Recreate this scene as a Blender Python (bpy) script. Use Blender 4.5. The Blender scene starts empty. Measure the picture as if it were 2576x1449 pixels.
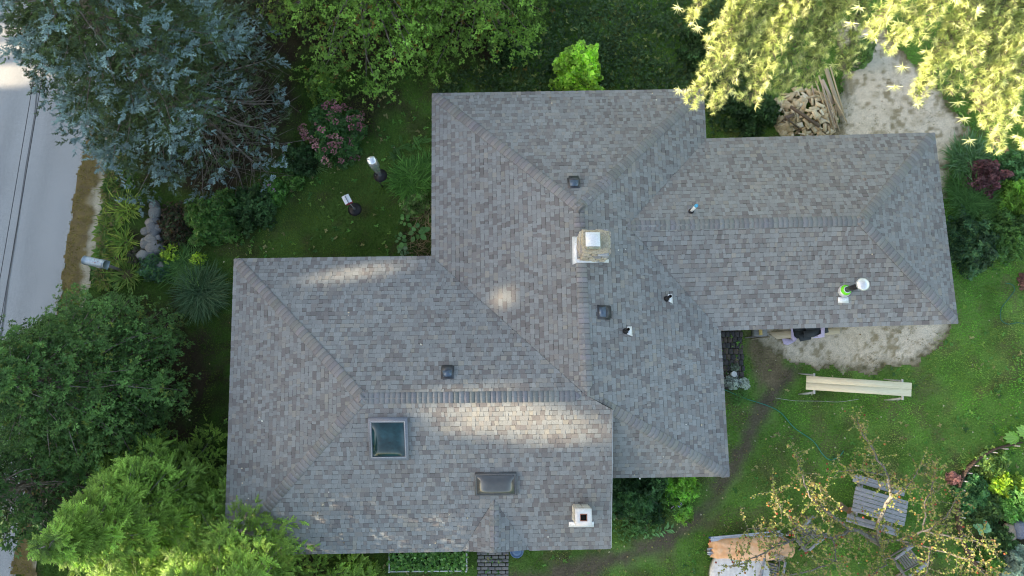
import bpy, math, random
import numpy as np
from mathutils import Vector, Matrix, Euler

random.seed(7)
rng = np.random.default_rng(11)
SC = bpy.context.scene
COL = SC.collection
PI = math.pi

# ------------------------------------------------------------------ camera, sky, sun, exposure
CAM_H = 24.0
TILT = math.radians(9.5)
cam_data = bpy.data.cameras.new('camera')
cam_data.sensor_width = 36.0
cam_data.lens = 24.0
cam_data.clip_start = 0.1
cam_data.clip_end = 2000.0
cam = bpy.data.objects.new('camera', cam_data)
cam.location = (0, 0, CAM_H)
cam.rotation_euler = (TILT, 0, 0)
COL.objects.link(cam)
SC.camera = cam

SUN_EL = math.radians(17.0)
SUN_AZ = math.radians(-5.0)
SUN_DIR = Vector((-math.cos(SUN_EL) * math.cos(SUN_AZ), math.cos(SUN_EL) * math.sin(SUN_AZ), math.sin(SUN_EL))).normalized()   # towards the sun (low, over the road)
world = bpy.data.worlds.new('World')
SC.world = world
world.use_nodes = True
wn = world.node_tree.nodes
sky = wn.new('ShaderNodeTexSky')
sky.sky_type = 'NISHITA'
sky.sun_disc = False
sky.sun_elevation = SUN_EL
sky.sun_rotation = math.radians(270) + SUN_AZ
sky.altitude = 200
sky.dust_density = 1.5
wn['Background'].inputs['Strength'].default_value = 0.15
world.node_tree.links.new(sky.outputs['Color'], wn['Background'].inputs['Color'])

sun_data = bpy.data.lights.new('sun', 'SUN')
sun_data.energy = 5.0
sun_data.angle = math.radians(0.53)
sun_data.color = (1.0, 0.91, 0.75)
sun = bpy.data.objects.new('sun', sun_data)
sun.rotation_euler = SUN_DIR.to_track_quat('Z', 'Y').to_euler()
sun.location = (-30, 0, 30)
COL.objects.link(sun)

SC.render.engine = 'CYCLES'
SC.view_settings.view_transform = 'Standard'
SC.view_settings.look = 'None'
SC.view_settings.gamma = 1.0
SC.view_settings.use_curve_mapping = False
SC.view_settings.exposure = 1.8
SC.view_settings.use_white_balance = True
SC.view_settings.white_balance_temperature = 7750
SC.view_settings.white_balance_tint = 10
SC.cycles.filter_width = 1.05
SC.cycles.max_bounces = 6
SC.cycles.diffuse_bounces = 3
SC.cycles.transparent_max_bounces = 4

# ------------------------------------------------------------------ survey: a sight line met with the level z
FPX = 1717.33
_ct, _st = math.cos(TILT), math.sin(TILT)
def G(px, py, z=0.0):
    """world point at height z on the sight line through survey mark (px, py) of the 2576 x 1449 sheet"""
    dx = (px - 1288.0) / FPX
    dy = (724.5 - py) / FPX
    d = (dx, dy * _ct + _st, dy * _st - _ct)
    t = (z - CAM_H) / d[2]
    return Vector((d[0] * t, d[1] * t, z))
def Gxy(px, py, z=0.0):
    v = G(px, py, z); return (v.x, v.y)
def on_plane(px, py, pl):
    n, dd = pl
    o = Vector((0, 0, CAM_H))
    dx = (px - 1288.0) / FPX
    dy = (724.5 - py) / FPX
    d = Vector((dx, dy * _ct + _st, dy * _st - _ct))
    t = (dd - n.dot(o)) / n.dot(d)
    return o + d * t

# ------------------------------------------------------------------ noise
def vnoise(x, y, scale, seed=0):
    x = np.asarray(x, float) / scale + 1000.3 + seed * 17.7
    y = np.asarray(y, float) / scale + 1000.7 + seed * 5.3
    xi = np.floor(x).astype(np.int64); yi = np.floor(y).astype(np.int64)
    fx = x - xi; fy = y - yi
    fx = fx * fx * (3 - 2 * fx); fy = fy * fy * (3 - 2 * fy)
    def h(a, b):
        n = (a * 374761393 + b * 668265263 + seed * 974711) & 0xffffffff
        n = ((n ^ (n >> 13)) * 1274126177) & 0xffffffff
        return ((n ^ (n >> 16)) & 0xffff) / 65535.0
    return ((h(xi, yi) * (1 - fx) + h(xi + 1, yi) * fx) * (1 - fy) + (h(xi, yi + 1) * (1 - fx) + h(xi + 1, yi + 1) * fx) * fy)
def fbm(x, y, scale, seed=0, octv=3):
    s = 0; a = 1; t = 0
    for i in range(octv):
        s = s + a * vnoise(x, y, scale / (2 ** i), seed + i * 3); t += a; a *= 0.5
    return s / t

# ------------------------------------------------------------------ materials
MATS = {}
def _nodes(name):
    m = bpy.data.materials.new(name); m.use_nodes = True
    nt = m.node_tree
    return m, nt, nt.nodes, nt.links, nt.nodes['Principled BSDF']
def mat(name, color=(.5, .5, .5), rough=.7, metal=0.0, attr=False, var=.25, scale=12.0, bump=0.0, bscale=60.0, color2=None, spec=.3, coat=0.0, stretch=None, detail=4):
    """principled surface: base colour (or the piece's own colour attribute) broken up by noise, with fine relief"""
    if name in MATS: return MATS[name]
    m, nt, N, L, b = _nodes(name)
    tc = N.new('ShaderNodeTexCoord')
    src = tc.outputs['Object']
    if stretch:
        mp = N.new('ShaderNodeMapping'); mp.inputs['Scale'].default_value = stretch
        L.new(src, mp.inputs['Vector']); src = mp.outputs['Vector']
    nz = N.new('ShaderNodeTexNoise'); nz.inputs['Scale'].default_value = scale; nz.inputs['Detail'].default_value = detail
    L.new(src, nz.inputs['Vector'])
    if attr:
        at = N.new('ShaderNodeAttribute'); at.attribute_name = 'Col'
        base = at.outputs['Color']
    else:
        rgb = N.new('ShaderNodeRGB'); rgb.outputs[0].default_value = (*color, 1); base = rgb.outputs[0]
    if color2:
        mx = N.new('ShaderNodeMixRGB'); mx.blend_type = 'MIX'
        cr = N.new('ShaderNodeValToRGB'); cr.color_ramp.elements[0].position = .42; cr.color_ramp.elements[1].position = .62
        L.new(nz.outputs['Fac'], cr.inputs['Fac']); L.new(cr.outputs['Color'], mx.inputs['Fac'])
        L.new(base, mx.inputs['Color1']); mx.inputs['Color2'].default_value = (*color2, 1)
        base = mx.outputs['Color']
    mr = N.new('ShaderNodeMapRange'); mr.inputs['From Min'].default_value = .25; mr.inputs['From Max'].default_value = .75
    mr.inputs['To Min'].default_value = 1 - var; mr.inputs['To Max'].default_value = 1 + var
    nz2 = N.new('ShaderNodeTexNoise'); nz2.inputs['Scale'].default_value = scale * 3.1; nz2.inputs['Detail'].default_value = 3
    L.new(src, nz2.inputs['Vector']); L.new(nz2.outputs['Fac'], mr.inputs['Value'])
    mul = N.new('ShaderNodeMixRGB'); mul.blend_type = 'MULTIPLY'; mul.inputs['Fac'].default_value = 1
    L.new(base, mul.inputs['Color1']); L.new(mr.outputs['Result'], mul.inputs['Color2'])
    L.new(mul.outputs['Color'], b.inputs['Base Color'])
    b.inputs['Roughness'].default_value = rough; b.inputs['Metallic'].default_value = metal
    b.inputs['Specular IOR Level'].default_value = spec
    b.inputs['Coat Weight'].default_value = coat
    if bump > 0:
        nb = N.new('ShaderNodeTexNoise'); nb.inputs['Scale'].default_value = bscale; nb.inputs['Detail'].default_value = 4
        L.new(src, nb.inputs['Vector'])
        bp = N.new('ShaderNodeBump'); bp.inputs['Strength'].default_value = bump; bp.inputs['Distance'].default_value = .02
        L.new(nb.outputs['Fac'], bp.inputs['Height']); L.new(bp.outputs['Normal'], b.inputs['Normal'])
    MATS[name] = m
    return m
def leaf_mat(name, transl=.3, rough=.55, spec=.35, gain=1.0, sat=1.0):
    """foliage: every spray or blade carries its own colour; part of the light comes through"""
    if name in MATS: return MATS[name]
    m, nt, N, L, b = _nodes(name)
    at = N.new('ShaderNodeAttribute'); at.attribute_name = 'Col'
    hg = N.new('ShaderNodeHueSaturation'); hg.inputs['Saturation'].default_value = sat; hg.inputs['Value'].default_value = gain
    L.new(at.outputs['Color'], hg.inputs['Color']); L.new(hg.outputs['Color'], b.inputs['Base Color'])
    b.inputs['Roughness'].default_value = rough; b.inputs['Specular IOR Level'].default_value = spec
    tr = N.new('ShaderNodeBsdfTranslucent')
    hs = N.new('ShaderNodeHueSaturation'); hs.inputs['Hue'].default_value = .485; hs.inputs['Saturation'].default_value = 1.1; hs.inputs['Value'].default_value = 1.3
    L.new(hg.outputs['Color'], hs.inputs['Color']); L.new(hs.outputs['Color'], tr.inputs['Color'])
    ms = N.new('ShaderNodeMixShader'); ms.inputs['Fac'].default_value = transl
    L.new(b.outputs['BSDF'], ms.inputs[1]); L.new(tr.outputs['BSDF'], ms.inputs[2])
    L.new(ms.outputs['Shader'], N['Material Output'].inputs['Surface'])
    MATS[name] = m
    return m
LEAF = leaf_mat('leaf', .3, gain=1.6, sat=1.0)
NEEDLE = leaf_mat('needle', .15, .6, .25)
PINEM = leaf_mat('pine_needle', .3, .5, .3, 1.3, .85)
TURF = leaf_mat('turf', .3, .7, .15)
BARK = mat('bark', (.16, .125, .10), .9, var=.4, scale=9, bump=.6, bscale=25, color2=(.26, .23, .20))
GREYBARK = mat('lichened_bark', (.23, .215, .19), .9, var=.4, scale=14, bump=.6, bscale=30, color2=(.14, .125, .10))
TWIG = mat('twig', (.20, .16, .13), .9, var=.3, scale=20)

# ------------------------------------------------------------------ mesh helpers
WM = {}          # root matrices of things
def root_matrix(o):
    while o.parent is not None: o = o.parent
    return WM.get(o.name, Matrix())
def mesh_data(name, V, F, m=None, fcol=None, smooth=False, vcol=None):
    V = np.asarray(V, np.float32).reshape(-1, 3)
    me = bpy.data.meshes.new(name)
    me.vertices.add(len(V)); me.vertices.foreach_set('co', V.ravel())
    if isinstance(F, np.ndarray):
        n, k = F.shape
        tot = np.full(n, k, np.int32); flat = F.ravel().astype(np.int32)
    else:
        n = len(F); tot = np.array([len(f) for f in F], np.int32)
        flat = np.fromiter((i for f in F for i in f), np.int32)
    start = np.concatenate([[0], np.cumsum(tot)[:-1]]).astype(np.int32) if n else np.zeros(0, np.int32)
    me.loops.add(len(flat)); me.polygons.add(n)
    me.loops.foreach_set('vertex_index', flat)
    me.polygons.foreach_set('loop_start', start)
    me.polygons.foreach_set('loop_total', tot)
    if smooth: me.polygons.foreach_set('use_smooth', np.ones(n, bool))
    if fcol is not None:
        fcol = np.asarray(fcol, np.float32)
        if fcol.ndim == 1: fcol = np.tile(fcol, (n, 1))
        a = me.attributes.new('Col', 'FLOAT_COLOR', 'FACE')
        c4 = np.ones((n, 4), np.float32); c4[:, :3] = np.clip(fcol[:, :3], 0, 1)
        a.data.foreach_set('color', c4.ravel())
    if vcol is not None:
        a = me.attributes.new('Col', 'FLOAT_COLOR', 'POINT')
        c4 = np.ones((len(V), 4), np.float32); c4[:, :3] = np.clip(vcol[:, :3], 0, 1)
        a.data.foreach_set('color', c4.ravel())
    me.update(calc_edges=True)
    if m is not None: me.materials.append(m)
    return me
def obj(name, V, F, m, parent=None, fcol=None, smooth=False, local=False, vcol=None):
    V = np.asarray(V, float).reshape(-1, 3)
    if parent is not None and not local:
        M = np.array(root_matrix(parent).inverted())
        V = V @ M[:3, :3].T + M[:3, 3]
    o = bpy.data.objects.new(name, mesh_data(name, V, F, m, fcol, smooth, vcol))
    COL.objects.link(o)
    if parent is not None: o.parent = parent
    return o
def tag(o, label, cat, group=None):
    o['label'] = label; o['category'] = cat
    if group: o['group'] = group
    return o
def struct(o, label=None):
    o['kind'] = 'structure'
    if label: o['label'] = label; 
    return o
def stuff(o, label=None, cat=None):
    o['kind'] = 'stuff'
    if label: o['label'] = label
    if cat: o['category'] = cat
    return o
def thing(name, label, cat, loc=(0, 0, 0), rz=0.0, group=None):
    o = bpy.data.objects.new(name, None); COL.objects.link(o)
    o.empty_display_size = .2
    o.location = loc; o.rotation_euler = (0, 0, rz)
    WM[o.name] = Matrix.Translation(Vector(loc)) @ Matrix.Rotation(rz, 4, 'Z')
    return tag(o, label, cat, group)
def copy_thing(root, loc, rz, label, group=None):
    def cp(o, par):
        c = o.copy(); COL.objects.link(c)
        if par is not None: c.parent = par
        for ch in o.children: cp(ch, c)
        return c
    r = cp(root, None)
    r.location = loc; r.rotation_euler = (0, 0, rz)
    WM[r.name] = Matrix.Translation(Vector(loc)) @ Matrix.Rotation(rz, 4, 'Z')
    r['label'] = label
    if group: r['group'] = group
    return r

class MB:
    """collects boxes, tubes, lathes and sheets for ONE part"""
    def __init__(s): s.V = []; s.F = []; s.C = []
    def add(s, V, F, c=None):
        b = len(s.V)
        s.V.extend([tuple(v) for v in V]); s.F.extend([tuple(i + b for i in f) for f in F])
        s.C.extend([c if c is not None else (1, 1, 1)] * len(F)); return s
    def box(s, c, size, rot=None, ch=0.0, col=None, taper=1.0):
        """box with optionally chamfered upright and upper edges"""
        x, y, z = size[0] / 2, size[1] / 2, size[2] / 2
        R = rot.to_matrix() if isinstance(rot, Euler) else (rot if rot is not None else Matrix.Identity(3))
        c = Vector(c)
        if ch <= 0:
            P = [(-x, -y, -z), (x, -y, -z), (x, y, -z), (-x, y, -z), (-x * taper, -y * taper, z), (x * taper, -y * taper, z), (x * taper, y * taper, z), (-x * taper, y * taper, z)]
            F = [(3, 2, 1, 0), (4, 5, 6, 7), (0, 1, 5, 4), (1, 2, 6, 5), (2, 3, 7, 6), (3, 0, 4, 7)]
        else:
            h = min(ch, x * .9, y * .9, z * .9)
            def ring(ax, ay, k, zz): return [(-ax + k, -ay, zz), (ax - k, -ay, zz), (ax, -ay + k, zz), (ax, ay - k, zz), (ax - k, ay, zz), (-ax + k, ay, zz), (-ax, ay - k, zz), (-ax, -ay + k, zz)]
            P = ring(x, y, h, -z) + ring(x, y, h, z - h) + ring(x - h, y - h, h * .6, z)
            F = [tuple(range(7, -1, -1)), tuple(range(16, 24))]
            for r in (0, 8):
                for i in range(8):
                    j = (i + 1) % 8; F.append((r + i, r + j, r + 8 + j, r + 8 + i))
        return s.add([c + R @ Vector(p) for p in P], F, col)
    def tube(s, pts, rad, n=6, col=None, cap=True):
        pts = [Vector(p) for p in pts]; m = len(pts)
        rads = rad if hasattr(rad, '__len__') else [rad] * m
        rings = []
        up = Vector((0, 0, 1)); prev = None
        for i, p in enumerate(pts):
            d = (pts[min(i + 1, m - 1)] - pts[max(i - 1, 0)])
            if d.length < 1e-9: d = Vector((0, 0, 1))
            d.normalize()
            if prev is None:
                a = d.cross(up if abs(d.z) < .95 else Vector((1, 0, 0))).normalized()
            else:
                a = (prev - d * prev.dot(d));
                a = a.normalized() if a.length > 1e-6 else d.orthogonal().normalized()
            prev = a; b = d.cross(a)
            rings.append([p + (a * math.cos(2 * PI * k / n) + b * math.sin(2 * PI * k / n)) * rads[i] for k in range(n)])
        V = [v for r in rings for v in r]; F = []
        for i in range(m - 1):
            for k in range(n):
                j = (k + 1) % n
                F.append((i * n + k, i * n + j, (i + 1) * n + j, (i + 1) * n + k))
        if cap: F.append(tuple(range(n - 1, -1, -1))); F.append(tuple((m - 1) * n + k for k in range(n)))
        return s.add(V, F, col)
    def lathe(s, prof, c=(0, 0, 0), n=20, rot=None, col=None):
        """profile of (radius, height) turned round the upright through c"""
        c = Vector(c); R = rot if rot is not None else Matrix.Identity(3)
        V = []; F = []
        for r, z in prof:
            for k in range(n):
                a = 2 * PI * k / n; V.append(c + R @ Vector((r * math.cos(a), r * math.sin(a), z)))
        for i in range(len(prof) - 1):
            for k in range(n):
                j = (k + 1) % n; F.append((i * n + k, i * n + j, (i + 1) * n + j, (i + 1) * n + k))
        if prof[0][0] > 1e-4: F.append(tuple(range(n - 1, -1, -1)))
        if prof[-1][0] > 1e-4: F.append(tuple((len(prof) - 1) * n + k for k in range(n)))
        return s.add(V, F, col)
    def prism(s, top, bot, col=None):
        n = len(top); F = [tuple(range(n)), tuple(range(2 * n - 1, n - 1, -1))]
        for i in range(n):
            j = (i + 1) % n; F.append((i, i + n, j + n, j))
        return s.add(list(top) + list(bot), F, col)
    def build(s, name, m, parent=None, smooth=False, local=False, colors=False):
        return obj(name, s.V, s.F, m, parent, fcol=np.array(s.C) if colors else None, smooth=smooth, local=local)

def rock_data(size, seed, m, k=2, rough=.18, ball=.72):
    """lumpy field stone: a cube sphere pushed about by noise"""
    r = np.random.default_rng(seed)
    n = k * 2 + 2
    V = []; F = []; idx = {}
    def vid(p):
        key = tuple(np.round(p, 5))
        if key not in idx: idx[key] = len(V); V.append(p)
        return idx[key]
    lin = np.linspace(-1, 1, n + 1)
    for ax in range(3):
        for sgn in (-1, 1):
            for i in range(n):
                for j in range(n):
                    q = []
                    for a, b in ((i, j), (i + 1, j), (i + 1, j + 1), (i, j + 1)):
                        p = np.zeros(3); p[ax] = sgn; p[(ax + 1) % 3] = lin[a]; p[(ax + 2) % 3] = lin[b]
                        q.append(vid(p))
                    F.append(tuple(q) if sgn > 0 else tuple(q[::-1]))
    V = np.array(V); L = np.linalg.norm(V, axis=1, keepdims=True)
    V = V / (L ** ball)
    off = r.normal(0, 1, (5, 3)); amp = r.normal(0, rough, 5)
    d = V / np.linalg.norm(V, axis=1, keepdims=True)
    sc = 1 + sum(amp[i] * np.tanh(2.2 * (d @ (off[i] / np.linalg.norm(off[i])))) for i in range(5)) + r.normal(0, rough * .18, len(V))
    V = V * sc[:, None] * np.array(size) * .5
    return V, F

# ------------------------------------------------------------------ foliage sprays: templates set out by the thousand in one crown mesh
def _tmpl(tris, shade=None):
    T = np.array(tris, float)                       # (m,3,3)
    m = len(T)
    return T.reshape(-1, 3), np.arange(m * 3).reshape(m, 3), (np.ones(m) if shade is None else np.array(shade, float))
def t_spruce(r, n=15):
    T = []; S = []
    for i in range(n):
        x = (i + .5) / n * .95; a = i * 2.4 + r.random(); w = .10
        rad = .36 * (1.1 - x * .6)
        tip = (min(x + .22, 1.08), rad * math.cos(a), rad * math.sin(a))
        T.append([(x - w, 0, 0), (x + w, 0.03 * math.sin(a), -.03 * math.cos(a)), tip]); S.append(.75 + .5 * (math.sin(a) > 0) * .6 + .2 * r.random())
    return _tmpl(T, S)
def t_fan(r, n=6):
    T = []; S = []
    for i in range(n):
        a = (i / (n - 1) - .5) * 2.1 + r.normal(0, .1); l = (.72 + .4 * r.random()) * (1 - .25 * abs(a))
        s0 = .16 + .2 * r.random()
        b = (s0 * math.cos(a * .5), s0 * math.sin(a * .5), r.normal(0, .03))
        w = .09 + .035 * r.random()
        tip = (l * math.cos(a), l * math.sin(a), r.normal(-.05, .09))
        mid = (.62 * l * math.cos(a), .62 * l * math.sin(a))
        pa = (mid[0] - w * math.sin(a), mid[1] + w * math.cos(a), r.normal(0, .05)); pb = (mid[0] + w * math.sin(a), mid[1] - w * math.cos(a), r.normal(0, .05))
        T.append([b, pb, tip]); T.append([b, tip, pa]); S += [.8 + .4 * r.random()] * 2
    return _tmpl(T, S)
def t_hemlock(r, n=8):
    T = []; S = []
    for i in range(n):
        x = (i + .3) / n; sd = 1 if i % 2 else -1
        l = .36 * (1.05 - x) + .10; a = sd * (.85 - .3 * x)
        tip = (x + l * math.cos(a), l * math.sin(a), -.10 * l + r.normal(0, .03))
        T.append([(x - .07, 0, 0), (x + .16, 0, .0), tip]); S.append(.65 + .5 * r.random())
        T.append([(x + .13, 0, 0), (x + .20 + .2 * l, sd * .42 * l, .02), tip]); S.append(.8 + .6 * r.random())
    T.append([(.8, -.05, 0), (1.12, 0, -.02), (.8, .05, 0)]); S.append(1.15)
    return _tmpl(T, S)
def t_pine(r, n=17):
    T = []; S = []
    for i in range(n):
        a = i * 2.39996 + r.normal(0, .2); c = 1 - (i + .5) / n * 1.2
        sn = math.sqrt(max(0, 1 - c * c)); d = np.array([c, sn * math.cos(a), sn * math.sin(a)])
        l = .8 + .3 * r.random(); o = np.cross(d, [.3, .5, .8]); o /= np.linalg.norm(o); o *= .068
        st = d * .04 + np.array([-.05 - .2 * r.random(), 0, 0])
        T.append([st - o, st + o, st + d * l + np.array([0, 0, -.06])]); S.append(.8 + .4 * r.random())
    return _tmpl(T, S)
def t_leaf(r, wid=.42, fold=.12, n=1):
    T = [[(0, 0, 0), (.45, -wid, fold), (1, 0, -.05)], [(0, 0, 0), (1, 0, -.05), (.45, wid, fold)]]
    return _tmpl(T, [.92, 1.08])
def t_round(r):
    T = []; n = 6
    for i in range(n):
        a = 2 * PI * i / n; b = 2 * PI * (i + 1) / n
        T.append([(.5, 0, -.06), (.5 + .5 * math.cos(a), .5 * math.sin(a), .05 * math.sin(3 * a)), (.5 + .5 * math.cos(b), .5 * math.sin(b), .05 * math.sin(3 * b))])
    return _tmpl(T, [.9 + .2 * r.random() for _ in range(n)])
def t_cluster(r, n=4, wid=.34):
    """a tip of a twig with several leaves"""
    T = []; S = []
    for i in range(n):
        a = (i / max(1, n - 1) - .5) * 3.6; l = .55 + .35 * r.random(); z = r.normal(.05, .12)
        b = np.array([.12 * r.random(), 0, 0]); d = np.array([math.cos(a), math.sin(a), z]); p = np.array([-math.sin(a), math.cos(a), r.normal(0, .2)]) * wid * l
        m = b + d * l * .5; tip = b + d * l + np.array([0, 0, -.08])
        sh = .8 + .4 * r.random()
        T.append([b, m - p + [0, 0, .06], tip]); T.append([b, tip, m + p + [0, 0, .06]]); S += [sh, sh * 1.12]
    return _tmpl(T, S)
def t_blade(r, w=.03, bend=.5):
    """strap leaf: three segments that arch over"""
    P = []
    for i, t in enumerate((0, .4, .75, 1)):
        P.append((t - bend * .3 * t * t, bend * .0, .75 * t * (1 - bend * t)))
    W = (w, w, w * .75, 0)
    T = []
    for i in range(3):
        a, b = P[i], P[i + 1]; wa, wb = W[i], W[i + 1]
        A0 = (a[0], -wa, a[2]); A1 = (a[0], wa, a[2]); B0 = (b[0], -wb, b[2]); B1 = (b[0], wb, b[2])
        T.append([A0, B0, A1])
        if wb > 0: T.append([A1, B0, B1])
    return _tmpl(T, [.75, .8, .95, 1, 1.15])
TR = np.random.default_rng(5)
T_SPRUCE = [t_spruce(TR) for _ in range(3)]
T_FAN = [t_fan(TR) for _ in range(4)]
T_HEM = [t_hemlock(TR) for _ in range(4)]
T_PINE = [t_pine(TR) for _ in range(4)]
T_LEAF = [t_leaf(TR), t_leaf(TR, .36, .05)]
T_LONG = [t_leaf(TR, .2, .06)]
T_ROUND = [t_round(TR)]
T_CLUS = [t_cluster(TR) for _ in range(4)]
T_CLUSL = [t_cluster(TR, 6, .2) for _ in range(3)]
T_BLADE = [t_blade(TR, .025, .5), t_blade(TR, .025, .8), t_blade(TR, .025, .25)]
T_FINE = [t_blade(TR, .009, .6), t_blade(TR, .009, .95), t_blade(TR, .009, .75), t_blade(TR, .009, .35)]

def unit(a):
    a = np.asarray(a, float); return a / np.maximum(np.linalg.norm(a, axis=-1, keepdims=True), 1e-9)
class Spray:
    """positions, directions, up vectors, sizes and colours of many sprays"""
    def __init__(s): s.one = []; s.ch = []
    def add(s, p, d, u, sc, c): s.one.append((*p, *d, *u, sc, *c))
    def many(s, p, d, u, sc, c): s.ch.append(np.concatenate([np.asarray(p, float), np.asarray(d, float), np.asarray(u, float), np.asarray(sc, float).reshape(-1, 1), np.asarray(c, float)], axis=1))
    def table(s): return np.concatenate(([np.array(s.one, float).reshape(-1, 13)] if s.one else []) + s.ch) if (s.one or s.ch) else np.zeros((0, 13))
def spray_mesh(sp, tmpls, seed=0):
    r = np.random.default_rng(seed)
    T_ = sp.table(); P = T_[:, 0:3]; D = unit(T_[:, 3:6]); U = T_[:, 6:9]; S = T_[:, 9]; C = T_[:, 10:13]
    Y = np.cross(U, D); bad = np.linalg.norm(Y, axis=1) < 1e-4; Y[bad] = [0.3, 1, 0.1]; Y = unit(Y); Z = np.cross(D, Y)
    pick = r.integers(0, len(tmpls), len(P))
    VV = []; FF = []; CC = []; base = 0
    for t, (tv, tf, ts) in enumerate(tmpls):
        k = np.where(pick == t)[0]
        if len(k) == 0: continue
        R = np.stack([D[k], Y[k], Z[k]], axis=1)        # K,3,3 rows are axes
        V = np.einsum('nv,kvj->knj', tv, R) * S[k][:, None, None] + P[k][:, None, :]
        n = len(tv)
        F = tf[None] + (np.arange(len(k)) * n)[:, None, None] + base
        c = C[k][:, None, :] * ts[None, :, None]
        VV.append(V.reshape(-1, 3)); FF.append(F.reshape(-1, 3)); CC.append(c.reshape(-1, 3)); base += len(k) * n
    if not VV: return np.zeros((0, 3)), np.zeros((0, 3), int), np.zeros((0, 3))
    return np.concatenate(VV), np.concatenate(FF), np.concatenate(CC)
def spray_obj(name, sp, tmpls, m, parent=None, seed=0):
    V, F, C = spray_mesh(sp, tmpls, seed)
    return obj(name, V, F, m, parent, fcol=C)

# =================================================================== THE HOUSE
ZE = 2.5
ZR = 4.45
ZC = 3.80
def plane3(a, b, c):
    n = (b - a).cross(c - a).normalized()
    if n.z < 0: n = -n
    return (n, n.dot(a))
def drop(p, pl):
    """same plan position, height taken from the plane"""
    n, d = pl
    return Vector((p.x, p.y, (d - n.x * p.x - n.y * p.y) / n.z))
A_NW, A_NE = G(1088, 236, ZE), G(1769, 225, ZE)
I_NE, C_NE, C_SE, I_SE = G(1776, 350, ZE), G(2350, 335, ZE), G(2409, 813, ZE), G(1811, 830, ZE)
A_SE, A_SW = G(1834, 1198, ZE), G(1470, 1203, ZE)
B_SE, B_SW, B_NW, I_NW = G(1537, 1379, ZE), G(565, 1396, ZE), G(590, 652, ZE), G(1087, 645, ZE)
RN, RJ, RW = G(1457, 520, ZR), G(1477, 996, ZR), G(911, 1002, ZR)
pAW = plane3(A_NW, I_NW, (RN + RJ) / 2)
pAE = plane3(A_NE, A_SE, (RN + RJ) / 2)
pAN = plane3(A_NW, A_NE, RN)
pAS = plane3(A_SE, A_SW, RJ)
pBN = plane3(B_NW, I_NW, (RW + RJ) / 2)
pBS = plane3(B_SW, B_SE, (RW + RJ) / 2)
pBW = plane3(B_NW, B_SW, RW)
CE = G(2168, 554, ZC)
CW0 = G(1580, 568, ZC)
pCN = plane3(I_NE, C_NE, (CE + CW0) / 2)
pCS = plane3(I_SE, C_SE, (CE + CW0) / 2)
pCE = plane3(C_NE, C_SE, CE)
# dormer over the entry
D_AP = on_plane(1243, 1257, pBS)
D_W, D_E = on_plane(1163, 1386, pBS), on_plane(1332, 1383, pBS)
D_F = G(1244, 1391, D_AP.z - .03)
pDW = plane3(D_W, D_F, D_AP)
pDE = plane3(D_E, D_F, D_AP)
RK = on_plane(1541, 1031, pBS)      # upper end of the rake

house = thing('house', 'single storey house with a sprawling grey-brown shingled hip roof', 'house', tuple(G(1400, 800, 0)))
M_SHINGLE = mat('asphalt_shingle', attr=True, rough=.95, var=.22, scale=30, bump=.35, bscale=160, spec=.15)
M_DECK = mat('dark_roof_felt', (.045, .043, .045), .95)
M_TRIM = mat('white_trim', (.72, .71, .68), .6, var=.08)
M_WALL = mat('cream_siding', (.55, .52, .45), .7, var=.12)

PAL = [((.290, .297, .297), 5.6), ((.268, .272, .272), 4.6), ((.245, .244, .244), 3.0), ((.300, .286, .268), 1.8), ((.264, .246, .233), 1.3),
       ((.208, .190, .187), 2.5), ((.188, .170, .169), 1.4), ((.320, .298, .265), .4), ((.234, .216, .210), 1.9)]
_pc = np.array([p[0] for p in PAL]); _pc = _pc * .84 + _pc.mean(0) * .16; _pc = _pc * np.array((.998, 1.004, .985)); _pw = np.array([p[1] for p in PAL]); _pw /= _pw.sum()
srng = np.random.default_rng(3)

def clip_poly(poly, axis, val, keep_less):
    out = []
    n = len(poly)
    for i in range(n):
        a = poly[i]; b = poly[(i + 1) % n]
        ia = (a[axis] <= val) if keep_less else (a[axis] >= val)
        ib = (b[axis] <= val) if keep_less else (b[axis] >= val)
        if ia: out.append(a)
        if ia != ib:
            t = (val - a[axis]) / (b[axis] - a[axis])
            out.append((a[0] + t * (b[0] - a[0]), a[1] + t * (b[1] - a[1])))
    return out
def clip_half(poly, p, q, off):
    """keep the side of line p-q where most of the polygon lies, at least off away from it"""
    nx, ny = -(q[1] - p[1]), q[0] - p[0]
    l = math.hypot(nx, ny); nx /= l; ny /= l
    cx = sum(a[0] for a in poly) / len(poly); cy = sum(a[1] for a in poly) / len(poly)
    if (cx - p[0]) * nx + (cy - p[1]) * ny < 0: nx, ny = -nx, -ny
    f = lambda a: (a[0] - p[0]) * nx + (a[1] - p[1]) * ny - off
    out = []
    for i in range(len(poly)):
        a = poly[i]; b = poly[(i + 1) % len(poly)]
        fa, fb = f(a), f(b)
        if fa >= 0: out.append(a)
        if (fa >= 0) != (fb >= 0):
            t = fa / (fa - fb); out.append((a[0] + t * (b[0] - a[0]), a[1] + t * (b[1] - a[1])))
    return out
def area2(poly):
    return .5 * abs(sum(poly[i][0] * poly[(i + 1) % len(poly)][1] - poly[(i + 1) % len(poly)][0] * poly[i][1] for i in range(len(poly))))
PIECES = []      # (weight, V, F, C)
DECK = MB()
EXPO = .146
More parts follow.
